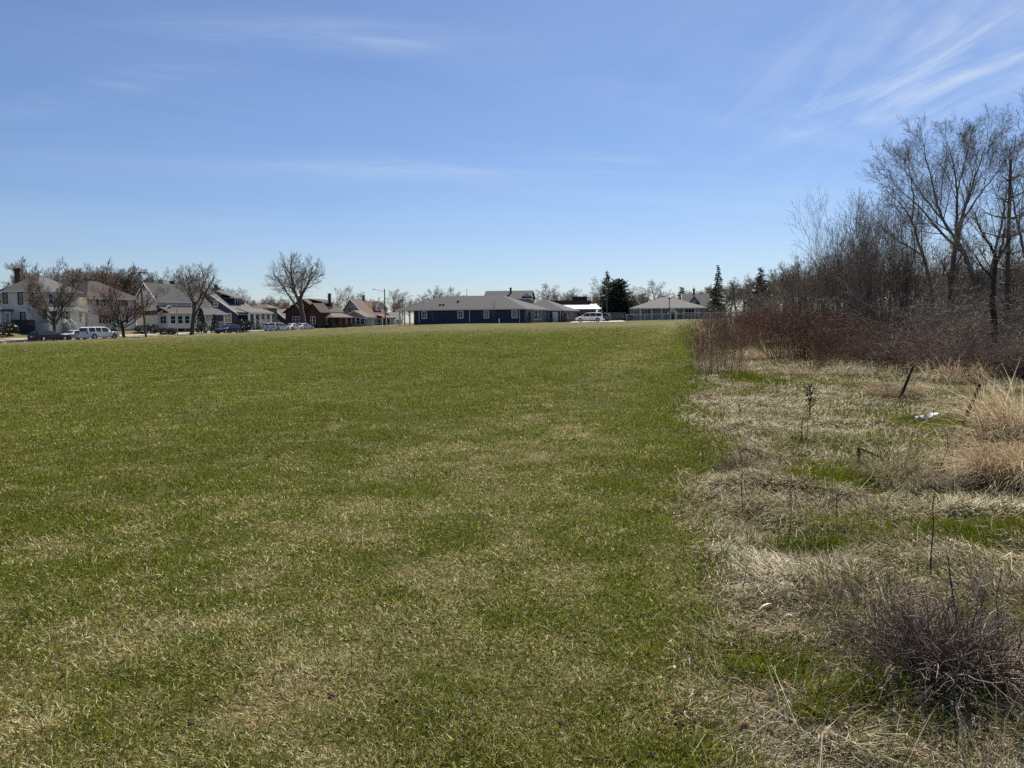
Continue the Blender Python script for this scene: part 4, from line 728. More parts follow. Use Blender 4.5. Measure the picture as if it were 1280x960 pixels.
# ---- brown brick building
h = House('brick_building', 'low brown brick building with a bright white roof edge and dark upper roof', 'building', 745, 401, 176, rz=-6, group='low buildings at the end of the field')
x0 = h.X(690, 0, 3); x1 = .6; zt = h.Z(387); h.box('wall', M['brown_brick'], x0, 0, 0, 14, -1, zt); b = MB(); z2 = h.Z(381, 0, 3)
b.hull([(x0-.4, -.6, zt+.004), (x1+.6, -.6, zt+.004), (x1-.6, 3.5, z2), (x0-.4, 3.5, z2)], [(x0-.4, -.6, zt+.2), (x1+.6, -.6, zt+.2), (x1-.6, 3.5, z2+.2), (x0-.4, 3.5, z2+.2)]).build('white_roof', M['roof_white'], h.e)
z3 = h.Z(375.5, 0, 5); h.box('upper_roof', M['roof_brown'], x0-.4, -1.2, 3.6, 12, z2+.1, z3); h.box('roof_unit', M['black'], -5.5, -2, 4.5, 7, z3, z3+.9); h.door('f', -6, -5, 0, 2.1); h.win('f', -10.5, -8.5, .9, 2.1, mull=(1, 0))
# ---- grey hip-roofed building
h = House('grey_hip_building', 'wide grey building with low hip roof and white pillars behind the chain-link fence', 'building', 792, 400.8, 172, rz=-8, group='low buildings at the end of the field')
W = h.X(879); ze = h.Z(385.8); xr = h.X(833, 8, 6); D = 16; zr = h.Z(371.5, xr, D/2); h.box('wall', M['grey_wall'], 0, W, .02, D, -1, ze); h.hip(M['roof_grey'], 0, W, 0, D, ze, zr, .9, ra=(xr-1, D/2), rb=(xr+1, D/2))
for px in (801, 814.5, 827, 854.5, 869, 873): u = h.X(px); h.box('pillar', M['grey_trim'], u-.22, u+.22, -.6, -.2, -1, ze-.1)
for a, b in ((788.5, 799), (802.5, 813), (829, 838), (841, 852), (856.5, 868)): h.win('f', h.X(a), h.X(b), ze-1.35, ze-.25, off=.02, mull=(2, 0), name='window_band')
u0, u1 = h.X(835), h.X(845); h.walls(M['white'], u0, u1, -3, .017, -1, 1.6, 'y', 2.6, name='entry_porch'); h.gable_y(M['roof_grey'], u0, u1, -3, .01, 1.6, 2.6, .3, name='entry_roof'); h.box('entry_shade_panel', M['dark'], u0+.5, u1-.5, -3.05, -3.004, -1, 1.7)  # the near-black slab on the solid porch paints its shaded inside
# ---- houses behind it
h = House('pale_gabled_house', 'pale grey gabled house between the broad evergreen and the grey hip roof', 'house', 784, 401, 192, rz=-10, group='houses behind the low buildings')
W = h.X(803); ze = h.Z(383.5); zr = h.Z(374.5, W*.5); h.walls(M['grey_wall'], 0, W, 0, 10, -1, ze, 'y', zr); h.gable_y(M['roof_grey'], 0, W, 0, 10, ze, zr, .5); h.win('f', .8, 1.8, 1.2, 2.4); h.win('f', W*.6, W*.6+1, 1.2, 2.4)
h = House('dormered_house', 'dark grey house with chimney and big front dormer just left of the tall spruce', 'house', 855, 399, 192, rz=-10, group='houses behind the low buildings')
W = h.X(886); ze = h.Z(381.5); zr = h.Z(368, 3, 5); h.walls(M['grey_wall'], 0, W, 0, 10, -1, ze, 'x', zr); rf = h.gable_x(M['roof_dark'], 0, W, 0, 10, ze, zr, .5); xc = h.X(867.5, 4, zr); h.chimney(rf, xc, 4.5, zr-1, h.Z(362, xc, 4.5), .8, M['black'])
u0, u1 = h.X(862, .5, 5), h.X(873, .5, 5); zd = h.Z(376, u0, .5); h.walls(M['stone'], u0, u1, .5, 5, ze-.5, zd, 'y', zd+1.2, name='dormer'); h.gable_y(M['roof_dark'], u0, u1, .5, 5, zd, zd+1.25, .4, name='dormer_roof'); h.win('f', u0+.8, u1-.8, ze-.1, zd-.1, off=.5, mull=(1, 0)); h.win('f', 2, 4, .8, 2.2)
# ------------------------------------------------------------------ road and pavements
def strip(name, p0, p1, s0, s1, off, m, thick=0.12, np_=2):
    S_ = np.arange(s0, s1+.1, 2.); Pp = np.linspace(p0, p1, np_); v, f = [], []
    for s in S_:
        for p in Pp:
            q = street(s, p); v.append((q[0], q[1], float(hz(q[0], q[1], False))+off))
    n = len(Pp)
    for i in range(len(S_)-1):
        for j in range(n-1): f.append((i*n+j, i*n+j+1, (i+1)*n+j+1, (i+1)*n+j))
    me = bpy.data.meshes.new(name); me.from_pydata(v, [], [t_[::-1] for t_ in f]); o = link(name, me, None, m)
    md = o.modifiers.new('solid', 'SOLIDIFY'); md.thickness = thick; md.offset = -1
    return tag(o, kind='structure')
strip('road', -4.38, 4.38, -75, 150, .05, M['asphalt'], np_=7)
strip('kerb', -4.6, -4.395, -75, 150, .135, M['concrete'], .3); strip('kerb', 4.395, 4.6, -75, 150, .135, M['concrete'], .3)
strip('pavement', 6.4, 7.9, -75, 140, .05, M['concrete'])
strip('driveway', 8.0, 22, 22.0, 25.2, .06, M['concrete'], np_=6); strip('driveway', 8.0, 20, 47, 50, .06, M['concrete'], np_=6)
for s_, w_ in ((25, 1.2), (4, 1.2), (55, 1.2)): strip('footpath', 8.0, 12.5, s_, s_+w_+1, .07, M['concrete'], np_=4)
def pad(name, pts, m, off):
    v = []; n = 10
    (a, b, c, d) = [np.array(p) for p in pts]
    for i in range(n+1):
        for j in range(n+1):
            u, w_ = i/n, j/n; q = (a*(1-u)+b*u)*(1-w_)+(d*(1-u)+c*u)*w_; v.append((q[0], q[1], gz(q[0], q[1])+off))
    f = [(i*(n+1)+j, (i+1)*(n+1)+j, (i+1)*(n+1)+j+1, i*(n+1)+j+1) for i in range(n) for j in range(n)]
    me = bpy.data.meshes.new(name); me.from_pydata(v, [], f); o = link(name, me, None, m); md = o.modifiers.new('solid', 'SOLIDIFY'); md.thickness = .14; md.offset = -1
    return tag(o, kind='structure')
pad('parking_pad', [G(712, 141)[:2], G(783, 143)[:2], G(778, 164)[:2], G(716, 160)[:2]], M['pale_concrete'], .10)
# ------------------------------------------------------------------ cars
KINDS = dict(   # stations: (x share, belt z, top z, half width at belt, half width at top), last: window spans (x share from, to)
    wagon=([(0, .72, .78, .80, .74), (.03, .88, .98, .86, .74), (.10, .93, 1.36, .9, .66), (.2, .93, 1.44, .91, .64), (.45, .9, 1.45, .91, .64), (.58, .9, 1.36, .91, .66), (.72, .89, .98, .9, .76), (.9, .8, .84, .86, .7), (1, .6, .66, .74, .6)], [(.12, .3), (.315, .47), (.485, .64)]),
    boxy=([(0, .95, 1.05, .86, .8), (.02, 1.05, 1.68, .92, .76), (.06, 1.08, 1.78, .94, .74), (.35, 1.08, 1.8, .94, .74), (.58, 1.06, 1.78, .94, .74), (.63, 1.06, 1.68, .94, .76), (.75, 1.05, 1.14, .93, .84), (.95, 1.0, 1.04, .9, .8), (1, .8, .86, .86, .74)], [(.05, .24), (.26, .43), (.45, .66)]),
    suv=([(0, .85, .95, .82, .76), (.03, .98, 1.2, .9, .76), (.1, 1.02, 1.6, .92, .7), (.25, 1.02, 1.67, .93, .7), (.5, 1.0, 1.66, .93, .7), (.6, 1.0, 1.55, .92, .72), (.73, 1.0, 1.1, .92, .8), (.92, .92, .96, .88, .74), (1, .7, .76, .78, .66)], [(.1, .26), (.275, .44), (.455, .65)]),
    van=([(0, .9, 1.0, .86, .8), (.02, 1.0, 1.55, .93, .76), (.06, 1.03, 1.72, .96, .74), (.3, 1.02, 1.76, .97, .74), (.55, 1.0, 1.74, .97, .74), (.64, 1.0, 1.62, .96, .76), (.8, .98, 1.08, .94, .82), (.94, .84, .88, .88, .74), (1, .62, .68, .78, .64)], [(.05, .25), (.265, .46), (.475, .7)]),
    sedan=([(0, .82, .88, .8, .72), (.04, .95, 1.0, .86, .78), (.14, .95, 1.02, .89, .76), (.26, .93, 1.38, .9, .62), (.4, .91, 1.44, .9, .62), (.5, .9, 1.42, .9, .62), (.57, .9, 1.34, .9, .64), (.71, .88, .96, .89, .76), (.92, .78, .82, .84, .68), (1, .58, .64, .72, .58)], [(.24, .39), (.405, .6)]))
def car(name, label, kind, paint, px, Y, head, L_=4.6, zoff=0., group='cars parked along the street', pyb=None):
    g = G(px, Y)
    if pyb: g = P(px, pyb, Y)
    e = empty(name, g+np.array([0, 0, zoff]), head, label, 'car', group); st, wins = KINDS[kind]; v, f = [], []
    for (x, bz, tz, hw, tw) in st:
        x = (x-.5)*L_; ring = [(x, -hw*.92, .28), (x, -hw*1.0, .5), (x, -hw, bz), (x, -tw, tz-.03), (x, -tw*.8, tz), (x, tw*.8, tz), (x, tw, tz-.03), (x, hw, bz), (x, hw*1.0, .5), (x, hw*.92, .28)]; v += ring
    n = 10
    for i in range(len(st)-1):
        for j in range(n): k = (j+1) % n; f.append((i*n+j, i*n+k, (i+1)*n+k, (i+1)*n+j))
    f.append(tuple(range(n))[::-1]); f.append(tuple(range((len(st)-1)*n, len(st)*n)))
    me = bpy.data.meshes.new('body'); me.from_pydata(v, [], [q[::-1] for q in f]); body = link('body', me, e, paint)
    def at(xs):
        for a, b in zip(st, st[1:]):
            if a[0] <= xs <= b[0]: t_ = (xs-a[0])/(b[0]-a[0]); return [a[k]*(1-t_)+b[k]*t_ for k in range(5)]
    def side(xs, u, sgn):      # a point on the glass band, u from belt to roof
        _, bz, tz, hw, tw = at(xs); return ((xs-.5)*L_, sgn*((hw*(1-u)+tw*u)+.012), bz*(1-u)+(tz-.03)*u)
    for sgn in (-1, 1):
        for a, b in wins:
            xs = np.linspace(a, b, 5); bt = [side(x, .06, sgn) for x in xs]; tp = [side(x, .88, sgn) for x in xs]; m_ = MB()
            for k in range(4):
                if tp[k][2]-bt[k][2] > .06 or tp[k+1][2]-bt[k+1][2] > .06: m_.quad(bt[k], bt[k+1], tp[k+1], tp[k]) if sgn < 0 else m_.quad(bt[k+1], bt[k], tp[k], tp[k+1])
            m_.build('side_window', M['glass'], e)
    def screen(nm, xa, xb, za, zb):
        a, b = at(xa), at(xb); m_ = MB(); o_ = .014
        m_.quad(((xa-.5)*L_, -a[4]*.86, a[2]+o_), ((xa-.5)*L_, a[4]*.86, a[2]+o_), ((xb-.5)*L_, b[4]*.86, b[2]+o_), ((xb-.5)*L_, -b[4]*.86, b[2]+o_)); m_.build(nm, M['glass'], e)
    ts = [i for i in range(len(st)-1) if st[i][2]-st[i+1][2] > .3][0]; d0, d1 = st[ts], st[ts+1]; w0 = d1[0]-d0[0]; screen('windscreen', d0[0]+.1*w0, d1[0]-.1*w0, 0, 0)
    us = [i for i in range(len(st)-1) if st[i+1][2]-st[i][2] > .25][0]; d0, d1 = st[us], st[us+1]; w0 = d1[0]-d0[0]
    a, b = at(d0[0]+.12*w0), at(d1[0]-.1*w0); m_ = MB(); xo = .02
    m_.quad(((a[0] if len(a) > 9 else d0[0]+.12*w0-.5)*L_-xo, -a[4]*.86, a[2]), ((d0[0]+.12*w0-.5)*L_-xo, a[4]*.86, a[2]), ((d1[0]-.1*w0-.5)*L_-xo, b[4]*.86, b[2]), ((d1[0]-.1*w0-.5)*L_-xo, -b[4]*.86, b[2])); m_.v = [((d0[0]+.12*w0-.5)*L_-xo if i < 2 else (d1[0]-.1*w0-.5)*L_-xo, p_[1], p_[2]+.01) for i, p_ in enumerate(m_.v)]; m_.build('rear_window', M['glass'], e)
    rw = .34 if kind not in ('suv', 'boxy') else .38
    for xs in (.19, .815):
        for sgn in (-1, 1):
            x = (xs-.5)*L_; hw = at(xs)[3]; y1 = sgn*(hw+.015)
            MB().cyl((x, sgn*(hw-.06), rw+.03), (x, sgn*(hw+.006), rw+.03), rw+.075, k=18).build('wheel_arch', M['dark'], body)  # flat dark disc paints the shade of the wheel well
            w_ = MB().cyl((x, sgn*(hw-.2), rw), (x, y1, rw), rw, k=18).build('wheel', M['tyre'], e); MB().cyl((x, y1-sgn*.01, rw), (x, y1+sgn*.008, rw), rw*.62, rw*.55, k=14).build('rim', M['rim'], w_)
    fr, rr_ = st[-1], st[0]
    for sgn in (-1, 1):
        x1 = .5*L_; a = at(.965); MB().box(x1-.2, x1-.03, sgn*a[3]*.62-.14, sgn*a[3]*.62+.14, a[1]-.16, a[1]+.005).build('headlight', M['lamp_clear'], e)
        x0 = -.5*L_; a = at(.01); MB().box(x0-.02, x0+.08, sgn*a[3]*.86-.1, sgn*a[3]*.86+.1, a[1]-.16, a[1]+.1).build('taillight', M['lamp_red'], e)
    MB().box(.5*L_-.05, .5*L_+.05, -.7, .7, .3, .5).build('bumper', M['black'], e); MB().box(-.5*L_-.06, -.5*L_+.04, -.72, .72, .32, .55).build('bumper', M['black'] if paint is not M['car_white'] else paint, e)
    MB().box(-.5*L_-.065, -.5*L_-.03, -.16, .16, .62, .76).build('number_plate', M['plastic'], e)
    for sgn in (-1, 1): a = at(.6); MB().box(.1*L_, .1*L_+.12, sgn*(a[3]+.02), sgn*(a[3]+.2), a[1]+.02, a[1]+.16).build('wing_mirror', M['black'] if paint is not M['car_white'] else paint, e)
    return e
HU = math.pi/2-TH
def on_street(s, p): q = street(s, p); return q
def scar(name, label, kind, paint, px, p, flip=0, L_=4.6, group='cars parked along the street'):
    # where the sight line of a photo column crosses the lane p
    k = (px-640)/F; O = SO+SN*p; Y = (O[0]-SU[0]/SU[1]*O[1])/(k-SU[0]/SU[1])
    return car(name, label, kind, paint, px, Y, HU+(math.pi if flip else 0), L_, .06, group)
scar('parked_car', 'dark navy estate car at the left kerb below the white porch', 'wagon', M['car_navy'], 62, -1.2, 0, 5.0)
scar('parked_car', 'silver car mostly hidden between the navy estate car and the white sport utility car', 'sedan', M['car_silver'], 92, 3.2, 1, 4.5)
scar('parked_car', 'boxy white sport utility car with dark rear window before the cream house', 'boxy', M['car_white'], 124.5, -1.4, 0, 5.3)
scar('parked_car', 'dusty dark blue sport utility car in front of the dark blue house', 'suv', M['car_blue'], 285, -.8, 1, 4.9)
scar('parked_car', 'white sport utility car at the head of the white row, dark bushes behind', 'suv', M['car_white'], 349, -1.4, 0, 5.0)
scar('parked_car', 'white sport utility car half hidden behind the first white car of the row', 'suv', M['car_white'], 343, 2.8, 0, 4.8)
scar('parked_car', 'white saloon car in the middle of the white row', 'sedan', M['car_white'], 367, -1.2, 0, 4.7)
scar('parked_car', 'silver white saloon car at the far end of the white row by the brick house', 'sedan', M['car_silver'], 380, -.8, 0, 4.8)
car('parked_car', 'white minivan parked side-on at the end of the blue building', 'van', M['car_white'], 736.5, 148, math.pi-.12, 5.2, .1, 'vehicles on the parking pad')
car('parked_car', 'dark blue sport utility car behind the rear of the white minivan', 'suv', M['car_navy'], 749, 155, math.pi-.5, 4.6, .1, 'vehicles on the parking pad')
# ------------------------------------------------------------------ poles, lamps, fences
def polebase(name, label, cat, px, Y, group=None):
    g = G(px, Y); return g, empty(name, g, 0, label, cat, group)
g, e = polebase('utility_pole', 'leaning wooden utility pole with a crossarm in front of the tall white gabled house', 'utility pole', 183, 112)
tp = P(174.5, 340, 112)-g; MB().cyl((0, 0, -.8), tp, .17, .11, 10).build('pole', M['pole'], e); d = tp/np.linalg.norm(tp); c = tp*.985
arm = MB().hull([c+np.array(q) for q in ((-1.15, -.06, -.06), (1.15, -.06, -.02), (1.15, .06, -.02), (-1.15, .06, -.06))], [c+np.array(q) for q in ((-1.15, -.06, .06), (1.15, -.06, .1), (1.15, .06, .1), (-1.15, .06, .06))]).build('crossarm', M['pole'], e)
for u in (-1, -.5, .5, 1): MB().cyl(c+np.array((u, 0, .07)), c+np.array((u, 0, .25)), .05, .03, 8).build('insulator', M['plastic'], arm)
MB().cyl(tp*.9+np.array((.25, -.2, -.4)), tp*.9+np.array((.25, -.2, .3)), .2, .2, 10).build('transformer', M['metal'], e)
g, e = polebase('lamp_post', 'thin grey lamp post beside the trunk of the tall spreading tree', 'lamp post', 222, 121, 'lamp posts')
h_ = P(221, 371, 121)[2]-g[2]; MB().cyl((0, 0, -.5), (0, 0, h_), .08, .05, 8).build('pole', M['metal'], e); MB().cyl((0, 0, h_), (.5, .1, h_+.15), .03, .03, 6).build('arm', M['metal'], e); MB().box(.4, .8, 0, .2, h_+.08, h_+.2).build('lamp_head', M['metal'], e)
g, e = polebase('street_lamp', 'tall street lamp with its arm to the left by the red-brown roof', 'street lamp', 482, 186)
h_ = P(481, 361, 186)[2]-g[2]; MB().cyl((0, 0, -.5), (-.1, 0, h_), .16, .12, 10).build('pole', M['pole'], e); MB().cyl((-.1, 0, h_-.75), (-2.4, 0, h_-.1), .05, .04, 6).build('arm', M['metal'], e); MB().box(-2.9, -2.3, -.12, .12, h_-.18, h_-.02).build('lamp_head', M['metal'], e)
g, e = polebase('wooden_pole', 'plain wooden pole standing in front of the ragged conifer', 'utility pole', 758.5, 172)
h_ = P(758, 338, 172)[2]-g[2]; MB().cyl((0, 0, -.5), (0, 0, h_), .15, .1, 10).build('pole', M['pole'], e); MB().cyl((-.5, 0, h_-.5), (.5, 0, h_-.5), .05, .05, 6).build('crossarm', M['pole'], e)
for px, Y, top, lb in ((786, 158, 371, 'black lamp pole left of the grey hip-roofed building'), (836.5, 160, 373.5, 'black lamp pole before the middle of the grey hip roof')):
    g, e = polebase('lamp_pole', lb, 'lamp post', px, Y, 'black lamp poles by the fence'); h_ = P(px, top, Y)[2]-g[2]; MB().cyl((0, 0, -.3), (0, 0, h_), .09, .08, 8).build('pole', M['black'], e); MB().box(-.3, .3, -.25, .25, h_, h_+.18).build('lamp_head', M['black'], e)
g, e = polebase('flue_pipe', 'thin pipe mast behind the ridge of the blue building', 'mast', 584, 176); h_ = P(584, 362.5, 176)[2]-g[2]; MB().cyl((0, 0, -.3), (0, 0, h_), .06, .05, 8).build('pole', M['metal'], e); MB().cyl((0, 0, h_), (0, 0, h_+.15), .1, .1, 8).build('cap', M['metal'], e)
g, e = polebase('utility_marker', 'short white utility marker post on the grass before the blue wall', 'marker post', 624, 145); MB().cyl((0, 0, -.2), (0, 0, .75), .09, .09, 10).build('post', M['plastic'], e); MB().cyl((0, 0, .75), (0, 0, .92), .11, .05, 10).build('cap', M['plastic'], e)
def chainfence(label, pts, h_, group=None):
    a = np.array(pts[0]); e = empty('chain_link_fence', a, 0, label, 'fence', group); rail, wire = [], []; posts = []
    for p, q in zip(pts, pts[1:]):
        p, q = np.array(p), np.array(q); ln = np.linalg.norm(q-p); n = max(1, int(ln/3)); 
        for i in range(n):
            u0, u1 = p+(q-p)*i/n, p+(q-p)*(i+1)/n
            u0[2], u1[2] = gz(u0[0], u0[1]), gz(u1[0], u1[1]); rail.append((*(u0+[0, 0, h_]-a), *(u1+[0, 0, h_]-a), .03, .03)); rail.append((*(u0+[0, 0, .08]-a), *(u1+[0, 0, .08]-a), .012, .012)); posts.append(u0-a)
            for j in range(16):
                f0, f1 = j/16, (j+1)/16
                for k in range(5): b0 = h_*k/5; b1 = h_*(k+1)/5; m0 = u0+(u1-u0)*f0-a; m1 = u0+(u1-u0)*f1-a; wire += [(*(m0+[0, 0, b0]), *(m1+[0, 0, b1]), .0025, .0025), (*(m0+[0, 0, b1]), *(m1+[0, 0, b0]), .0025, .0025)]
    link('top_rail', tube_mesh('top_rail', rail, 6), e, M['metal']); link('wire_mesh', tube_mesh('wire_mesh', wire, 3), e, M['metal'])
    for p in posts: MB().cyl(p+[0, 0, -.3], p+[0, 0, h_+.06], .04, .04, 8).build('fence_post', M['metal'], e)
chainfence('chain-link fence across the field end before the grey hip-roofed building', [G(783, 152), G(878, 146)], 1.35, 'chain-link fences')
chainfence('chain-link fence running towards the camera behind the red-brown brush', [G(879.5, 145.6), G(925, 92)], 1.35, 'chain-link fences')
def boardfence(label, a, b, h_, m, name='board_fence'):
    a, b = np.array(a), np.array(b); ln = np.linalg.norm((b-a)[:2]); e = empty(name, a, math.atan2(b[1]-a[1], b[0]-a[0]), label, 'fence'); n = int(ln/.16); bd = MB(); rg = np.random.default_rng(3)
    for i in range(n): x = i*.16; bd.box(x+.004, x+.152, -.012, .012, -.3, h_+rg.uniform(-.015, .015))
    bd.build('boards', m, e); r = MB()
    for z in (.3, h_-.3): r.box(0, ln, .0125, .06, z-.05, z+.05)
    r.build('rail', m, e)
    for i in range(int(ln/2.4)+1): MB().box(i*2.4-.05, i*2.4+.05, .061, .16, -.4, h_-.05).build('fence_post', m, e)
boardfence('dark board fence in front of the large white house side wall', G(14, 113.0), G(45, 112.0), 1.9, M['wood_dark'])
boardfence('weathered grey board fence between the minivan and the broad evergreen', G(755, 168), G(783, 170), 1.9, M['wood_grey'])
# young trees by the blue wall
for i, (px, Y, top, lb) in enumerate(((541, 146, 383, 'young thin bare tree before the left half of the blue wall'), (618, 143, 371, 'young thin bare tree before the right half of the blue wall'))):
    rg = np.random.default_rng(40+i); o = [[] for _ in S_sap]; grow(rg, np.zeros(3), np.array([0, 0, 1.]), 3.2, .035, 0, S_sap, o); g = G(px, Y); e = empty('young_tree', g, 0, lb, 'tree', 'young trees before the blue building')
    k = (P(px, top, Y)[2]-g[2])/max(s_[5] for l_ in o for s_ in l_); e.scale = (k*.7, k*.7, k)
    link('trunk', tube_mesh('trunk', [(0, 0, -.3, 0, 0, .05, .04, .035)]+o[0], 5), e, M['bark']); link('twigs', tube_mesh('twigs', o[1]+o[2], 3), e, M['twig'])
# ------------------------------------------------------------------ brush, thicket and near plants
def stemclump(name, seed, n, h_, rb, spread, m_stem, m_head, heads=True, side=4, k=3, lean=(0, 0), r0=.0055):
    rg = np.random.default_rng(seed); S_, T_, Hd, Hc = [], [], [], []
    for i in range(n):
        a_ = rg.uniform(0, 6.28); q = rb*math.sqrt(rg.random()); p = np.array([q*math.cos(a_), q*math.sin(a_), -.05]); L_ = h_*rg.uniform(.45, 1.12)
        d = np.array([math.cos(a_)*spread*q/rb*rg.uniform(.3, 1.2)+rg.normal(0, .1)+lean[0], math.sin(a_)*spread*q/rb*rg.uniform(.3, 1.2)+rg.normal(0, .1)+lean[1], 1.]); d /= np.linalg.norm(d); r = r0*rg.uniform(.7, 1.3)
        pts = []
        for s in range(5):
            d = d+rg.normal(0, .05, 3)+np.array([0, 0, .03]); d /= np.linalg.norm(d); q_ = p+d*L_/5; S_.append((*p, *q_, r*(1-.15*s), r*(1-.15*(s+1)))); pts.append((p, q_, d)); p = q_
        for s in range(side):
            p0, q0, d0 = pts[rg.integers(2, 5)]; b = p0+(q0-p0)*rg.random(); dd = _rot(d0, rg.uniform(.35, .8), rg.uniform(0, 6.28)); ln = h_*rg.uniform(.08, .22); c = b+dd*ln*.5; e_ = c+(dd+np.array([0, 0, .3]))*ln*.5
            T_ += [(*b, *c, r*.5, r*.4), (*c, *e_, r*.4, r*.25)]
            if heads and rg.random() < .7: Hc.append(e_)
        if heads: Hc.append(p)
    e = empty(name, (0, 0, -60)); link('stems', tube_mesh(name+'_stems', S_, k), e, m_stem)
    if T_: link('side_twigs', tube_mesh(name+'_side_twigs', T_, 3), e, m_stem)
    if heads:
        V = []; rg2 = np.random.default_rng(seed+1)
        for c in Hc:
            for q in range(7):
                u = rg2.normal(0, 1, 3); u /= np.linalg.norm(u); w_ = rg2.normal(0, 1, 3); w_ /= np.linalg.norm(w_); o_ = c+rg2.normal(0, .035, 3)+np.array([0, 0, .0]); V += [o_-u*.008, o_+u*.008, o_+w_*rg2.uniform(.025, .05)]
        link('seed_heads', arr_mesh(name+'_seed_heads', np.array(V), np.arange(len(V)).reshape(-1, 3), 3), e, m_head)
    return top_of(reg(e))
bz = dict(tanred=stemclump('brush_clump', 1, 120, 1.75, .55, .32, M['stem_tan'], M['seed'], side=4, r0=.007), red=stemclump('red_brown_brush', 2, 95, 1.75, .7, .42, M['stem'], M['seed'], side=5, r0=.0085), red2=stemclump('red_brown_brush', 5, 100, 1.6, .75, .6, M['stem'], M['seed'], side=5, lean=(-.22, 0), r0=.0085))
bu = set(); same_br = 'dark tangled leafless shrub in the thicket under the trees'; same_red = 'dense red-brown weed stems in the brush along the field edge'
BG = 'clumps of red-brown weed stems along the field edge'
def brush(k_, px, Y, top, lb, wd_=1., rz=None, group=BG):
    if lb in (same_red, same_br): top += 13*math.sin(px*1.3)+8*math.sin(px*.37+Y)
    f = k_ not in bu; bu.add(k_); return place(bz[k_], f, px, Y, top, lb, group, (px*.37) % 6.28 if rz is None else rz, cat='brush', wide=wd_)
same_red = 'dense red-brown weed stems in the brush along the field edge'
brush('tanred', 901, 19.6, 384, 'foremost pale-stemmed weed clump at the corner of the mown field', 1.25)
brush('tanred', 882, 22.5, 388, 'thin pale-stemmed weed clump left of the foremost clump', 1.)
brush('red2', 1005, 20.2, 384, 'leaning red-brown weed clump with pale sloping stems at its front', 1.25, 0.)
brush('red', 1060, 21.0, 382, 'red-brown weed clump with broken pale reeds right of the leaning clump', 1.2)
brush('tanred', 1031, 19.6, 398, 'pale broken stems between the two big red-brown clumps', .8)
for px, Y, top in ((925, 29, 384), (985, 24.5, 380), (1030, 24.5, 376), (1085, 23.5, 374), (1100, 26, 378), (915, 31, 387), (940, 34, 386), (968, 31, 378), (1000, 33, 372), (1035, 31, 368), (1070, 30, 366), (905, 42, 389), (935, 47, 386), (975, 44, 376), (1020, 45, 370), (1080, 42, 364), (898, 58, 391), (930, 64, 387), (885, 74, 392)):
    brush('red' if int(px) % 2 else 'red2', px, Y, top, same_red, 1.15)
# bramble: arching tangled canes
def bramble(name, seed, n, h_, w_, m):
    rg = np.random.default_rng(seed); S_, T_ = [], []
    for i in range(n):
        p = np.array([rg.normal(0, w_*.4), rg.normal(0, w_*.4), -.05]); a_ = rg.uniform(0, 6.28); L_ = h_*rg.uniform(.6, 1.5); d = np.array([math.cos(a_)*.45, math.sin(a_)*.45, 1.]); d /= np.linalg.norm(d); r = .0115*rg.uniform(.5, 1.5)
        for s in range(7):
            d = d+rg.normal(0, .13, 3)+np.array([math.cos(a_)*.09, math.sin(a_)*.09, -.10]); d /= np.linalg.norm(d); q = p+d*L_/7; S_.append((*p, *q, r*(1-.1*s), r*(.9-.1*s)))
            for t_ in range(2):
                dd = _rot(d, rg.uniform(.5, 1.2), rg.uniform(0, 6.28)); ln = rg.uniform(.2, .6); c = q+dd*ln*.5; e_ = c+(dd+rg.normal(0, .3, 3))*ln*.5; T_ += [(*q, *c, .006, .0045), (*c, *e_, .0045, .002)]
            p = q
    e = empty(name, (0, 0, -60)); link('canes', tube_mesh(name+'_canes', S_, 3), e, m); link('side_twigs', tube_mesh(name+'_side_twigs', T_, 3), e, m); return top_of(reg(e))
bz['br'] = bramble('bramble', 11, 85, 1.6, 1.1, M['twig']); bz['br2'] = bramble('bramble', 12, 85, 1.7, 1.2, M['twig_red']); bz['br3'] = bramble('thorn_shrub', 13, 80, 2.3, 1.3, M['twig'])
TG = 'tangled shrubs of the thicket'
same_br = 'dark tangled leafless shrub in the thicket under the trees'
for k_, px, Y, top in (('br2', 1108, 20, 396), ('br', 1130, 19, 402), ('br2', 1155, 18, 404), ('br', 1180, 17.2, 406), ('br2', 1205, 16.8, 406), ('br', 1230, 16.5, 404), ('br2', 1258, 16.2, 402), ('br', 1285, 16, 402), ('br', 1310, 16, 394),
                       ('br3', 1120, 23, 361), ('br3', 1150, 22, 364), ('br3', 1178, 21, 366), ('br3', 1205, 20.5, 364), ('br3', 1235, 20, 362), ('br3', 1262, 19.5, 358), ('br3', 1290, 19.5, 356), ('br3', 1320, 19.5, 351),
                       ('br3', 1105, 29, 351), ('br3', 1140, 28, 348), ('br3', 1175, 27, 352), ('br3', 1210, 27, 352), ('br3', 1245, 26, 350), ('br3', 1280, 26, 346), ('br3', 1320, 26, 341), ('br3', 1080, 36, 348), ('br3', 1050, 40, 348), ('br3', 1020, 46, 351), ('br3', 1125, 38, 338), ('br3', 1165, 38, 338), ('br3', 1205, 37, 338), ('br3', 1245, 37, 336), ('br3', 1285, 36, 334), ('br3', 990, 56, 348), ('br3', 960, 66, 354), ('br3', 930, 80, 358)):
    brush(k_, px, Y, top, same_br, 1.1, group=TG)
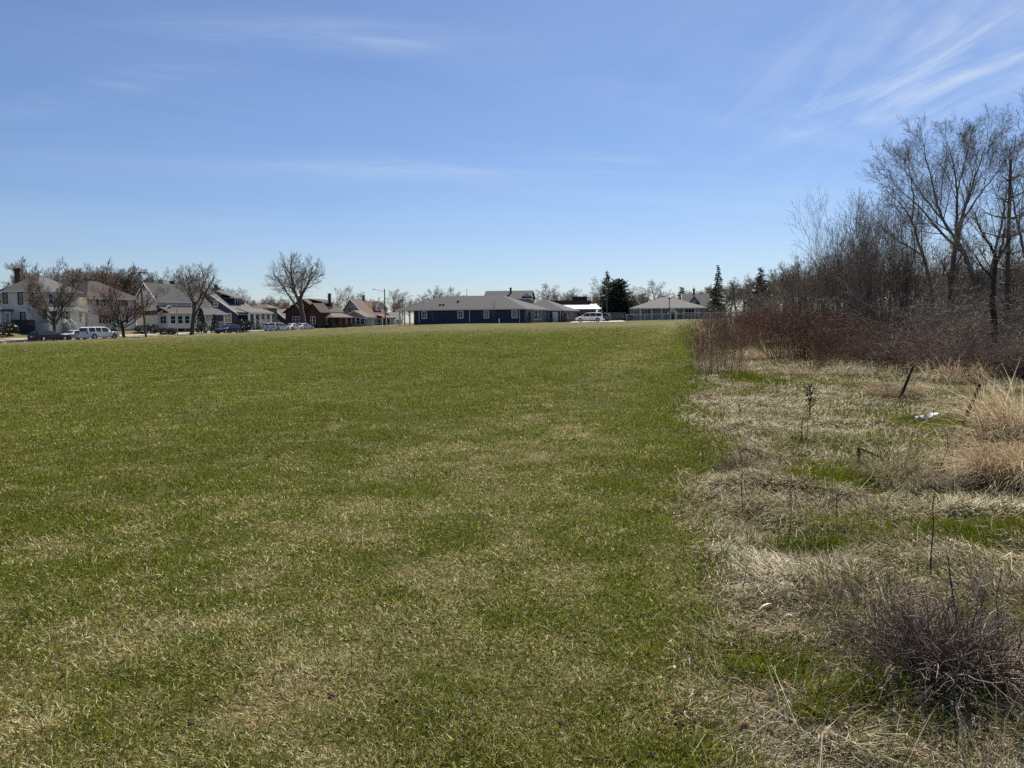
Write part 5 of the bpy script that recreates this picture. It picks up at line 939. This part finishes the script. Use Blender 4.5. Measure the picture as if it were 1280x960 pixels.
# saplings
def saplings(name, seed, n, H, m_t, m_w, r0=.035, rb=.5):
    rg = np.random.default_rng(seed); tr, tw = [], []
    for i in range(n):
        o = [[] for _ in S_sap]; a_ = rg.uniform(0, 6.28); q = rb*rg.random(); grow(rg, np.array([q*math.cos(a_), q*math.sin(a_), -.1]), np.array([math.cos(a_)*.28*q/rb, math.sin(a_)*.28*q/rb, 1.]), H*rg.uniform(.65, 1.05), r0*rg.uniform(.6, 1.2), 0, S_sap, o)
        tr += o[0]+o[1]; tw += o[2]+o[3]
    e = empty(name, (0, 0, -60)); link('trunk', tube_mesh(name+'_trunk', tr, 4), e, m_t); link('twigs', tube_mesh(name+'_twigs', tw, 3), e, m_w); return top_of(reg(e))
bz['s1'] = saplings('sapling', 31, 5, 4.2, M['bark'], M['twig']); bz['s2'] = saplings('sapling', 32, 4, 4.6, M['bark'], M['twig'], rb=1.0); bz['s3'] = saplings('sapling', 33, 3, 5.0, M['bark_pale'], M['twig_grey'], .03, .3)
SG = 'bare multi-stemmed saplings of the thicket'; same_s = 'bare multi-stemmed sapling in the thicket right of the field'
def sap(k_, px, Y, top, lb, wd_=1.): o = brush(k_, px, Y, top, lb, wd_, group=SG); o['category'] = 'tree'
sap('s3', 1053, 27, 232, 'slender pale sapling reaching above the left end of the thicket', .75); sap('s2', 1088, 25, 240, 'dark multi-stemmed sapling right of the slender pale sapling', .8); sap('s1', 1108, 27, 255, 'dense sapling between the dark sapling and the pale-trunked tree', .8)
sap('s3', 1042, 33, 268, 'lower pale sapling left of the slender pale sapling', .8)
for k_, px, Y, top in (('s2', 1000, 34, 326), ('s2', 1016, 32, 308), ('s2', 1030, 30, 284), ('s1', 1060, 29, 262), ('s2', 1108, 28, 226), ('s3', 1076, 28, 240), ('s3', 1134, 30, 220), ('s1', 1070, 31, 285), ('s2', 1035, 36, 310), ('s1', 1015, 42, 322), ('s2', 1062, 40, 300), ('s1', 1098, 38, 290), ('s2', 1130, 30, 275), ('s1', 1150, 33, 290), ('s2', 1000, 50, 328), ('s1', 1128, 42, 300), ('s2', 1188, 33, 300), ('s1', 1215, 31, 290), ('s2', 1250, 30, 270), ('s1', 1285, 28, 260), ('s2', 1310, 24, 240), ('s1', 985, 58, 340), ('s2', 960, 66, 345), ('s1', 1165, 45, 310), ('s1', 940, 74, 350), ('s2', 1080, 52, 305), ('s2', 1270, 22, 300), ('s1', 1232, 24, 320)):
    sap(k_, px, Y, top, same_s, .8)
# ------------------------------------------------------------------ big near trees with their own limbs
def limbtree(name, label, seed, px, Y, limbs, m_t, m_w, nb=12, ratio=.46, ang=33, levels=None, group='large bare trees of the thicket', rmin=.0028, dens=1.):
    """limbs: lists of (across m, away m, up m, radius) measured from the trunk foot; the first is the trunk"""
    rg = np.random.default_rng(seed); g = G(px, Y); e = empty(name, g, 0, label, 'tree', group); tr, tw = [], []
    S_ = levels or [lv(1, 0, 1, 0, .05, .045, 8, .85, 1, rmin=rmin), lv(8, .1, .55, 34, .05, .07, 7, .8, .5), lv(6, .12, .6, 34, .03, .09, 5, .75, .6), lv(3, .2, .7, 34, .0, .1, 4, .7, .65)]
    for li, lb in enumerate(limbs):
        p = np.array(lb, float); n = len(p); out_ = []
        # smooth resample
        for i in range(n-1):
            for k in range(4):
                t_ = k/4; out_.append(p[i]*(1-t_)+p[i+1]*t_)
        out_.append(p[-1]); out_ = np.array(out_)
        for _ in range(2): out_[1:-1] = out_[1:-1]*.5+.25*(out_[:-2]+out_[2:])
        out_[1:-1, :3] += rg.normal(0, .012, (len(out_)-2, 3))
        for a, b in zip(out_, out_[1:]): tr.append((*a[:3], *b[:3], a[3], b[3]))
        tot = np.linalg.norm(np.diff(out_[:, :3], axis=0), axis=1).sum(); m0 = len(out_); cnt = max(4, int(nb*dens*min(1.5, tot/5.))) if li else max(2, int(nb*.4)); tot = max(tot, 4.2)
        for c in range(cnt):
            f = .3+.7*(c+rg.random())/cnt; i = min(int(f*(m0-1)), m0-2); d = out_[i+1, :3]-out_[i, :3]; d /= np.linalg.norm(d); b = out_[i, :3]+(out_[i+1, :3]-out_[i, :3])*rg.random()
            o = [[] for _ in S_]; grow(rg, b, _rot(d, R(ang)*rg.uniform(.6, 1.4), rg.uniform(0, 6.28)), tot*ratio*(1-.5*f)*rg.uniform(.6, 1.2), max(out_[i, 3]*.42, .007), 0, S_, o); tr += o[0]; tw += o[1]+o[2]+o[3]
        d = out_[-1, :3]-out_[-2, :3]; o = [[] for _ in S_]; grow(rg, out_[-1, :3], d/np.linalg.norm(d), tot*.2, out_[-1, 3], 0, S_, o); tr += o[0]; tw += o[1]+o[2]+o[3]
    link('trunk', tube_mesh(name+'_trunk', tr, 6), e, m_t); link('twigs', tube_mesh(name+'_twigs', tw, 3), e, m_w); return e
def px_limb(px0, Y, pts, away=0.):     # photo columns and rows of a limb -> metres from the foot of the trunk
    g = G(px0, Y); r_ = []
    for i, (px, py, rad) in enumerate(pts):
        px = px0+(px-px0)*.88; py = 400-(400-py)*.9 if py < 400 else py; q = P(px, py, Y+away*i)-g; r_.append((q[0], q[1], q[2], rad*.66))
    return r_
Yt = 27
A = [px_limb(1229, Yt, [(1229, 445, .20), (1229, 400, .18), (1227, 372, .17)]),
     px_limb(1229, Yt, [(1227, 372, .15), (1215, 340, .13), (1203, 308, .11), (1188, 285, .09), (1172, 262, .07), (1162, 232, .055), (1155, 200, .035), (1146, 168, .018)], .25),
     px_limb(1229, Yt, [(1203, 308, .09), (1180, 290, .07), (1160, 268, .05), (1140, 244, .035), (1118, 226, .018)], -.3),
     px_limb(1229, Yt, [(1227, 372, .11), (1240, 335, .09), (1247, 300, .07), (1256, 262, .05), (1262, 228, .03), (1272, 190, .016)], .3),
     px_limb(1229, Yt, [(1172, 262, .05), (1150, 236, .04), (1130, 208, .026), (1113, 188, .012)], .2)]
limbtree('forked_tree', 'tallest dark forked tree whose thick limbs lean up to the left', 51, 1229, Yt, A, M['bark_pale'], M['twig_pale'])
Yt = 29
B_ = [px_limb(1187, Yt, [(1187, 440, .17), (1187, 365, .15), (1191, 330, .14)]),
      px_limb(1187, Yt, [(1191, 330, .13), (1195, 300, .12), (1203, 265, .10), (1212, 232, .075), (1222, 205, .05), (1232, 178, .03), (1240, 150, .014)], .2),
      px_limb(1187, Yt, [(1195, 300, .09), (1197, 258, .07), (1198, 222, .055), (1194, 190, .035), (1186, 160, .016)], -.3),
      px_limb(1187, Yt, [(1203, 265, .06), (1225, 232, .045), (1250, 200, .03), (1275, 168, .014)], .35),
      px_limb(1187, Yt, [(1198, 222, .04), (1206, 190, .03), (1214, 160, .014)], -.1)]
limbtree('pale_trunked_tree', 'tall pale-trunked tree just left of the dark forked tree', 52, 1187, Yt, B_, M['bark_pale'], M['twig_pale'])
Yt = 30
C_ = [px_limb(1168, Yt, [(1168, 440, .12), (1165, 355, .10), (1152, 312, .085), (1143, 280, .07), (1136, 262, .055), (1125, 245, .035), (1105, 225, .014)]),
      px_limb(1168, Yt, [(1152, 312, .06), (1128, 296, .045), (1106, 284, .03), (1085, 262, .012)], .3), px_limb(1168, Yt, [(1136, 262, .05), (1140, 225, .035), (1132, 190, .015)], .2)]
limbtree('leaning_tree', 'slimmer tree leaning left over the sapling thicket', 53, 1168, Yt, C_, M['bark_pale'], M['twig_pale'], dens=.8)
Yt = 19.5
D_ = [px_limb(1243, Yt, [(1243, 470, .12), (1243, 420, .11), (1241, 372, .10), (1242, 345, .085), (1246, 322, .07), (1240, 300, .055), (1234, 292, .04)]),
      px_limb(1243, Yt, [(1246, 322, .05), (1252, 300, .04), (1258, 270, .02)], .2), px_limb(1243, Yt, [(1242, 345, .05), (1225, 325, .035), (1212, 305, .014)], -.2)]
limbtree('crooked_tree', 'nearest dark crooked trunk with a broken top', 54, 1243, Yt, D_, M['bark_dark'], M['twig'], nb=6, ratio=.3)
Yt = 24
E_ = [px_limb(1290, Yt, [(1290, 450, .14), (1288, 380, .12), (1282, 320, .1), (1285, 260, .07), (1295, 210, .04), (1300, 170, .015)]), px_limb(1290, Yt, [(1282, 320, .07), (1270, 270, .05), (1262, 230, .03), (1258, 195, .012)], .2), px_limb(1290, Yt, [(1285, 260, .05), (1300, 220, .03), (1320, 180, .012)], .2)]
limbtree('edge_tree', 'bare tree at the right edge behind the dead pole-like conifer', 55, 1290, Yt, E_, M['bark_pale'], M['twig_pale'])
# the dead conifer, a pole with whorls
Yt = 21; g = G(1256, Yt); e = empty('dead_conifer', g, 0, 'dead conifer like a bare pole with short upturned branches near its top', 'tree'); rg = np.random.default_rng(77)
tp = P(1263.5, 199, Yt)-g; S_ = [(*(tp*a), *(tp*b),   .078-.045*a, .078-.045*b) for a, b in zip(np.linspace(-.08, 1, 13), np.linspace(-.08, 1, 13)[1:])]; link('trunk', tube_mesh('dead_conifer_trunk', S_, 8), e, M['bark'])
br = []
for f, nb_, ln in ((.90, 4, .55), (.80, 4, .6), (.71, 5, .65), (.62, 5, .55), (.54, 5, .6), (.46, 5, .6), (.38, 5, .5), (.3, 4, .5)):
    a0 = 0.1 if f > .85 else rg.uniform(0, 6)
    for b in range(nb_):
        a_ = a0+b*6.28/nb_+rg.normal(0, .15); l_ = ln*rg.uniform(.6, 1.2); p = tp*(f+rg.normal(0, .004)); d = np.array([math.cos(a_), math.sin(a_), .12])
        for s in range(4): q = p+d/np.linalg.norm(d)*l_/4; br.append((*p, *q, .028*(1-.17*s), .028*(.83-.17*s))); p = q; d = d+np.array([0, 0, .13])+rg.normal(0, .06, 3)
link('branches', tube_mesh('dead_conifer_branches', br, 5), e, M['bark'])
# ------------------------------------------------------------------ near plants of the unmown strip
def tuft(name, label, px, py, n, h_, rb, cols, drop=.9, lean=(0, 0), group=None, seed=0, wd=.005, heads=0, cat='grass clump'):
    global rs
    keep = rs; rs = np.random.default_rng(900+seed); g = GP(px, py); e = empty(name, g, 0, label, cat, group)
    a_ = rs.uniform(0, 6.28, n); q = rb*np.sqrt(rs.random(n)); x, y = q*np.cos(a_), q*np.sin(a_); az = a_+rs.normal(0, .8, n)
    if lean[0] or lean[1]:
        k = rs.random(n) < .75; az = np.where(k, math.atan2(lean[1], lean[0])+rs.normal(0, .55, n), az)
    e1 = rs.uniform(.5, 1.45, n); ln = h_*rs.uniform(.55, 1.25, n); col = pick(cols, n, .25)
    # three-piece arching blades: two chained calls
    d1 = np.stack([np.cos(az)*np.cos(e1), np.sin(az)*np.cos(e1), np.sin(e1)], 1); p0 = np.stack([x, y, np.full(n, -.02)], 1); V, Fc, C = [], [], []
    P_ = [p0]; d = d1
    for s in range(4):
        P_.append(P_[-1]+d*(ln/4)[:, None]); el = e1-drop*(s+1)*.32*rs.uniform(.5, 1.5, n); d = np.stack([np.cos(az)*np.cos(el), np.sin(az)*np.cos(el), np.sin(el)], 1)
    tw = az+math.pi/2+rs.normal(0, .5, n); sv_ = np.stack([np.cos(tw), np.sin(tw), rs.normal(0, .2, n)], 1)
    for s in range(5): P_[s] = P_[s]; P_[s][:, 2] = np.maximum(P_[s][:, 2], .01+.05*rs.random(n)) if s > 1 else P_[s][:, 2]
    wv = [1, 1, .85, .6, .12]; v = np.stack([P_[s]+sg*sv_*wd*.5*wv[s] for s in range(5) for sg in (-1, 1)], 1)
    f = np.array([[0, 1, 3, 2], [2, 3, 5, 4], [4, 5, 7, 6], [6, 7, 9, 8]])[None]+(np.arange(n)*10)[:, None, None]
    link('blades', arr_mesh(name+'_blades', v, f, 4, col=np.repeat(np.clip(col, .01, .8), 10, axis=0)), e, M['dry']); rs = keep
    return e
OR = [(.38, .28, .16), (.32, .235, .135), (.48, .385, .25), (.27, .2, .125), (.44, .345, .22), (.2, .145, .09)]; PL = [(.56, .46, .3), (.48, .38, .24), (.6, .52, .38), (.4, .3, .18), (.34, .26, .16)]; MX = PALE+[(.2, .16, .11), (.3, .22, .14)]
GG = 'clumps of tall dead grass'
tuft('tall_grass_clump', 'orange-brown drooping grass mound at the right edge', 1285, 607, 1900, .68, .42, OR+PL[:2], 1.3, (-1, -.25), GG, 1)
tuft('tall_grass_clump', 'pale golden tall grass at the right edge behind the orange mound', 1272, 552, 620, 1.0, .42, PL, .9, (-.5, -.2), GG, 2, .007)
tuft('tall_grass_clump', 'pale golden grass beside the second leaning stake', 1256, 530, 300, .8, .3, PL, .9, (-.7, -.2), GG, 3)
tuft('tall_grass_clump', 'brown arching grass mound behind the first leaning stake', 1116, 496, 900, .42, .4, [(.2, .15, .09), (.28, .21, .13), (.16, .115, .075), (.34, .27, .17)], 1.3, (0, 0), GG, 4, .006)
tuft('tall_grass_clump', 'thin upright grass left of the white plastic bag', 1110, 590, 110, .6, .3, [(.24, .2, .1), (.34, .28, .16), (.16, .15, .07)], .35, (0, 0), GG, 5)
tuft('tall_grass_clump', 'low grey-brown grass heap beside the small metal frame', 1130, 605, 700, .35, .35, [(.2, .16, .12), (.3, .24, .17), (.14, .11, .085)], 1.5, (0, 0), GG, 6)
tuft('tall_grass_clump', 'bleached grass bent over at the foot of the thicket', 1195, 476, 600, .7, .7, PL, 1.2, (-.6, -.5), GG, 7, .007)
tuft('tall_grass_clump', 'pale flattened grass at the foot of the red-brown brush', 1085, 470, 900, .5, .9, MX, 1.2, (0, -.6), GG, 8, .007)
tuft('tall_grass_clump', 'dry grass under the leaning red-brown clump', 1020, 468, 900, .5, .9, MX, 1.1, (0, 0), GG, 9, .007)
tuft('tall_grass_clump', 'dry grass around the foremost pale-stemmed clump', 905, 462, 700, .45, .7, MX, 1., (0, 0), GG, 10, .007)
tuft('tall_grass_clump', 'bleached grass between the brush and the thicket', 1150, 462, 900, .6, 1.0, MX, 1.1, (-.5, -.4), GG, 11, .007)
tuft('tall_grass_clump', 'dry yellow grass patch between the foremost clump and the leaning clump', 955, 446, 900, .45, 1.0, PL, 1., (0, 0), GG, 12, .008)
# matted tangles and the dead shrub
def tangle(name, label, px, py, n, rx, ry, h_, m, seed, cat='dead shrub', group=None, upr=.5, r0=.0025):
    rg = np.random.default_rng(seed); g = GP(px, py); e = empty(name, g, 0, label, cat, group); S_, T_ = [], []
    for i in range(n):
        a_ = rg.uniform(0, 6.28); q = math.sqrt(rg.random()); up = rg.random() < upr
        p = np.array([rx*q*math.cos(a_)*(.45 if up else 1), ry*q*math.sin(a_)*(.45 if up else 1), .0 if up else rg.uniform(.0, h_*.35)]); L_ = h_*rg.uniform(.5, 1.3)
        d = np.array([math.cos(a_)*rg.uniform(.1, .9), math.sin(a_)*rg.uniform(.1, .9), 1.2 if up else rg.uniform(-.1, .5)])+rg.normal(0, .25, 3); r = r0*rg.uniform(.6, 1.5)
        for s in range(5):
            d = d/np.linalg.norm(d)+rg.normal(0, .22, 3)+np.array([0, 0, -.07]); d /= np.linalg.norm(d); q_ = p+d*L_/5; q_[2] = max(q_[2], .004); S_.append((*p, *q_, r*(1-.12*s), r*(.88-.12*s)))
            if s and rg.random() < .6: dd = _rot(d, rg.uniform(.5, 1.3), rg.uniform(0, 6.28)); T_.append((*p, *(p+dd*L_*rg.uniform(.1, .3)), r*.55, r*.3))
            p = q_
    S2 = [(*s_[:2], s_[2]+0, *s_[3:5], s_[5], s_[6], s_[7]) for s_ in S_]
    link('stems', tube_mesh(name+'_stems', S2, 3), e, m); link('side_twigs', tube_mesh(name+'_side_twigs', T_, 3), e, m); return e
e = tangle('dead_shrub', 'grey-purple dead shrub tangle with two dark upright canes', 1190, 840, 640, .34, .26, .31, M['stem_bush'], 5, upr=.58, r0=.003)
tangle('dead_shrub', 'low grey twig mat left of the dead shrub', 1090, 752, 380, .42, .3, .13, M['stem_grey'], 6, upr=.2, group='twig mats')
tangle('dead_shrub', 'grey twig mat behind the right side of the dead shrub', 1265, 755, 150, .3, .26, .2, M['stem_grey'], 7, upr=.35, group='twig mats')
tangle('dead_shrub', 'flattened brown-grey stems spilling left from the foot of the dead shrub', 1130, 815, 380, .3, .22, .18, M['stem_bush'], 17, upr=.25, group='twig mats')
tangle('dead_shrub', 'brownish twig heap in the middle of the unmown strip', 1040, 640, 200, .55, .35, .13, M['stem_grey'], 8, upr=.15, group='twig mats')
tangle('dead_shrub', 'small dark weed mound near the edge of the mown field', 932, 588, 170, .25, .2, .2, M['stem_grey'], 9, upr=.4, group='twig mats')
tangle('dead_shrub', 'dark twigs heaped below the orange grass mound', 1215, 618, 300, .5, .3, .18, M['bark_dark'], 10, upr=.2, group='twig mats')
def polyline(name, label, pts, r0, r1, m, cat, group=None, Y=None, kidsegs=None, jit=.0):
    """a stalk through photo points at one depth"""
    g = GP(*pts[0]); Yv = g[1] if Y is None else Y; q = [P(px, py, Yv)-g for px, py in pts]; q[0] = q[0]+np.array([0, 0, -.04]); n = len(q)-1
    e = empty(name, g, 0, label, cat, group); S_ = [(*q[i], *q[i+1], r0+(r1-r0)*i/n, r0+(r1-r0)*(i+1)/n) for i in range(n)]
    return e, S_, q
def stalk(label, pts, r0=.004, twigs=6, m=M['stem_black'], seed=0, ln=.06, name='dead_stalk', cat='dead stalk', r1=.002, pods=False):
    e, S_, q = polyline(name, label, pts, r0, r1, m, cat, 'single dead stalks of the unmown strip'); link('stem', tube_mesh(name+'_stem', S_, 5), e, m); rg = np.random.default_rng(seed+300); T_ = []
    for i in range(twigs):
        f = rg.uniform(.25, 1)*(len(q)-1); k = min(int(f), len(q)-2); b = q[k]+(q[k+1]-q[k])*(f-k); d = q[k+1]-q[k]; d = _rot(d, rg.uniform(.4, 1.0), rg.uniform(0, 6.28)); T_.append((*b, *(b+d*ln*rg.uniform(.5, 1.5)), r0*.6, r0*.35))
        if pods: b2 = b+d*ln; T_.append((*b2, *(b2+d*.02), r0*1.8, r0*.8))
    if T_: link('side_twigs', tube_mesh(name+'_side_twigs', T_, 4), e, m)
    return e
stalk('thin dark stalk standing well left of the twig heap', [(929, 642), (927, 612), (928, 588), (926, 565)], .004, 7, seed=1)
stalk('thin brown stalk left of the twig heap', [(988, 660), (989, 635), (988, 610), (990, 592)], .0035, 6, M['stem'], seed=2)
stalk('bushy dark dock stalk in the middle of the strip', [(1013, 521), (1012, 508), (1014, 497), (1012, 485)], .009, 26, seed=3, ln=.09, pods=True)
stalk('short dark stalk below the bushy dock stalk', [(1002, 553), (1002, 538), (1004, 520)], .006, 10, seed=4, ln=.06)
stalk('tall thin dark cane rising from the dead shrub', [(1163, 720), (1164, 690), (1167, 655), (1166, 630), (1170, 605)], .0045, 5, seed=5, ln=.05)
stalk('tall thin dark cane beside the dead shrub, thicker than its neighbour', [(1200, 795), (1193, 760), (1188, 722), (1185, 695)], .0065, 2, seed=6, ln=.04)
stalk('thin pale stalk leaning from the dead shrub to the right', [(1205, 775), (1218, 750), (1229, 715)], .003, 2, M['paper'], seed=7, ln=.04)
stalk('small stalk right of the twig heap', [(1048, 655), (1046, 635), (1045, 618)], .0035, 4, seed=8)
stalk('fine dark stalk rising between the frame and the orange mound', [(1172, 608), (1173, 590), (1185, 560), (1184, 540)], .004, 4, seed=9)
stalk('short dark stalk at the field edge by the green tuft', [(878, 585), (879, 572), (877, 553)], .004, 4, seed=10)
stalk('small dark stalk near the field edge below the brush', [(924, 520), (925, 510), (924, 500)], .006, 5, seed=11)
stalk('pale bent reed at the thicket foot', [(1206, 470), (1195, 448), (1183, 428), (1176, 420)], .006, 1, M['paleleaf'], seed=12)
stalk('upright pale reed left of the nearest crooked trunk foot', [(1251, 472), (1253, 450), (1256, 425)], .006, 1, M['paleleaf'], seed=13)
stalk('upright pale reed right of the nearest crooked trunk foot', [(1259, 472), (1261, 448), (1264, 423)], .006, 1, M['paleleaf'], seed=14)
stalk('long pale stalk lying across the mown edge', [(920, 560), (905, 538), (888, 523), (862, 507)], .005, 2, M['paper'], seed=15, ln=.1)
stalk('curled pale root sticking up below the twig heap', [(1071, 700), (1074, 690), (1070, 682), (1074, 673)], .0045, 1, M['paper'], seed=16, ln=.03)
# leaning stakes
for lb, a, b, r in (('dark broken stake leaning right beside the brown grass mound', (1123, 503), (1141, 459), .026), ('dark stake leaning right beside the pale golden grass', (1202, 534), (1225, 480), .028)):
    g = GP(*a); v = P(b[0], b[1], g[1]+.15)-g; e = empty('leaning_stake', g, 0, lb, 'stake', 'leaning wooden stakes'); MB().cyl(-v*.15, v*.55, r, r*.92, 9).cyl(v*.55, v, r*.92, r*.7, 9).build('post', M['stem_black'], e); MB().cyl(v*.9, v*1.04+np.array((.02, 0, 0)), r*.5, r*.1, 6).build('splinter', M['wood_grey'], e)
g = GP(1075, 585); e = empty('metal_frame', g, 0, 'small bent dark metal frame sticking out of the grass', 'metal frame'); q = [np.zeros(3)-[0, 0, .05], P(1073, 560, g[1])-g, P(1103, 572, g[1]+.2)-g, P(1105, 590, g[1]+.3)-g-[0, 0, .05]]
MB().cyl(q[0], q[1], .012, k=6).build('post', M['stem_black'], e); MB().cyl(q[1], q[2], .009, k=6).build('rail', M['stem_black'], e); MB().cyl(q[2], q[3], .009, k=6).build('post', M['stem_black'], e)
# crumpled plastic bag
rg = np.random.default_rng(8); g = GP(1160, 526); e = empty('plastic_bag', g, .3, 'crumpled white plastic bag lying in the dry grass', 'plastic bag'); nu, nv = 20, 14; v, f = [], []
for j in range(nv):
    for i in range(nu):
        a_ = i/nu*6.28; f_ = j/(nv-1); rad = math.sin(math.pi*min(max(f_, .02), .98))**.6; k = 1+.35*(float(vn(np.array(a_*2.2), np.array(f_*6), 5))-.5)+rg.normal(0, .10)
        v.append((.24*rad*k*math.cos(a_), .15*rad*k*math.sin(a_), max(.005, .16*f_*k*(.7+.5*math.cos(a_+.6)*.5)+rg.normal(0, .014))))
for j in range(nv-1):
    for i in range(nu): f.append((j*nu+i, j*nu+(i+1) % nu, (j+1)*nu+(i+1) % nu, (j+1)*nu+i))
me = bpy.data.meshes.new('bag'); me.from_pydata(v, [], f); e.scale = (.8, .8, .75); link('bag', me, e, M['bag']); MB().hull([(.2, .02, .03), (.38, .1, .02), (.36, .16, .02), (.18, .08, .03)], [(.2, .02, .06), (.37, .1, .05), (.35, .15, .06), (.18, .08, .07)]).build('handle', M['bag'], e)
# pale husks and curled leaves
def husk(label, px, py, ln, wd, ang, m, name='dry_husk', cat='husk', group=None):
    g = GP(px, py); e = empty(name, g, ang, label, cat, group); b = MB(); n = 6; v = []
    for i in range(n+1):
        t_ = i/n; w_ = wd*math.sin(math.pi*(.08+.88*t_))*.5; z = .014+.012*math.sin(math.pi*t_)+.22*ln*t_; v.append(((t_-.5)*ln, -w_, z), ); v.append(((t_-.5)*ln, 0, z+w_*.6)); v.append(((t_-.5)*ln, w_, z))
    f = [];
    for i in range(n):
        for k in (0, 1): f.append((i*3+k, i*3+k+1, (i+1)*3+k+1, (i+1)*3+k))
    me = bpy.data.meshes.new('blade'); me.from_pydata(v, [], f); me.polygons.foreach_set('use_smooth', [True]*len(f)); o = link('blade', me, e, m); md = o.modifiers.new('s', 'SOLIDIFY'); md.thickness = .002
    link('stem', tube_mesh('husk_stem', [(-ln*.5, 0, .014, -ln*.95, .02*ln, .03, .0018, .0012)], 4), e, m); return e
husk('bright pale pointed husk on the grass left of the twig mat', 956, 765, .10, .017, R(30), M['paper'], group='pale husks'); husk('small pale husk right of the pointed husk', 985, 776, .05, .015, R(15), M['paper'], group='pale husks')
husk('pale husk beside the second leaning stake', 1219, 520, .16, .05, R(65), M['paper'], group='pale husks')
husk('rust brown curled leaf at the right edge near the dead shrub', 1276, 784, .06, .04, R(10), mat('rust_leaf', (.28, .09, .03), .8, .3, 30), 'dead_leaf', 'leaf', 'single dead leaves'); husk('brown curled leaf in a green tuft', 1020, 896, .055, .035, R(80), M['deadleaf'], 'dead_leaf', 'leaf', 'single dead leaves')
husk('brown leaf lying on the lawn edge', 930, 915, .05, .035, R(30), M['deadleaf'], 'dead_leaf', 'leaf', 'single dead leaves')
# worm casts: dark clods on the lawn
rg = np.random.default_rng(12); cl0 = None
for i, (px, py) in enumerate(((548, 832), (295, 866), (415, 840), (415, 871), (158, 787), (733, 803), (770, 806), (610, 776), (514, 790), (542, 779), (850, 905), (815, 945), (660, 700), (865, 755), (700, 905), (240, 905), (80, 845), (340, 720))):
    g = GP(px, py)
    if cl0 is None:
        b = MB(); me = None; v, f = [], []; vs_ = []
        import bmesh
        bm = bmesh.new(); bmesh.ops.create_icosphere(bm, subdivisions=3, radius=.02)
        for q in bm.verts: k = .75+.7*float(vn(np.array(q.co.x*110+q.co.z*60), np.array(q.co.y*110+q.co.z*40), 7)); q.co = q.co*k; q.co.z *= .6
        me = bpy.data.meshes.new('soil_clod'); bm.to_mesh(me); bm.free(); cl0 = link('soil_clod', me, None, M['soil']); o = cl0
    else: o = cl0.copy(); COL.objects.link(o)
    s_ = rg.uniform(.4, .85); o.location = [float(q) for q in g+[0, 0, .003]]; o.scale = (s_, s_*.8, s_); o.rotation_euler = (0, 0, rg.uniform(0, 6.28)); tag(o, 'small dark clod of soil lying in the short lawn grass', 'soil clod', 'dark soil clods on the lawn')
# prototypes that were never placed
for d_, u_ in ((pr, used), (ev, eu), (bz, bu)):
    for k_, o in d_.items():
        if k_ not in u_:
            for c in kids(o): bpy.data.objects.remove(c)
            bpy.data.objects.remove(o)
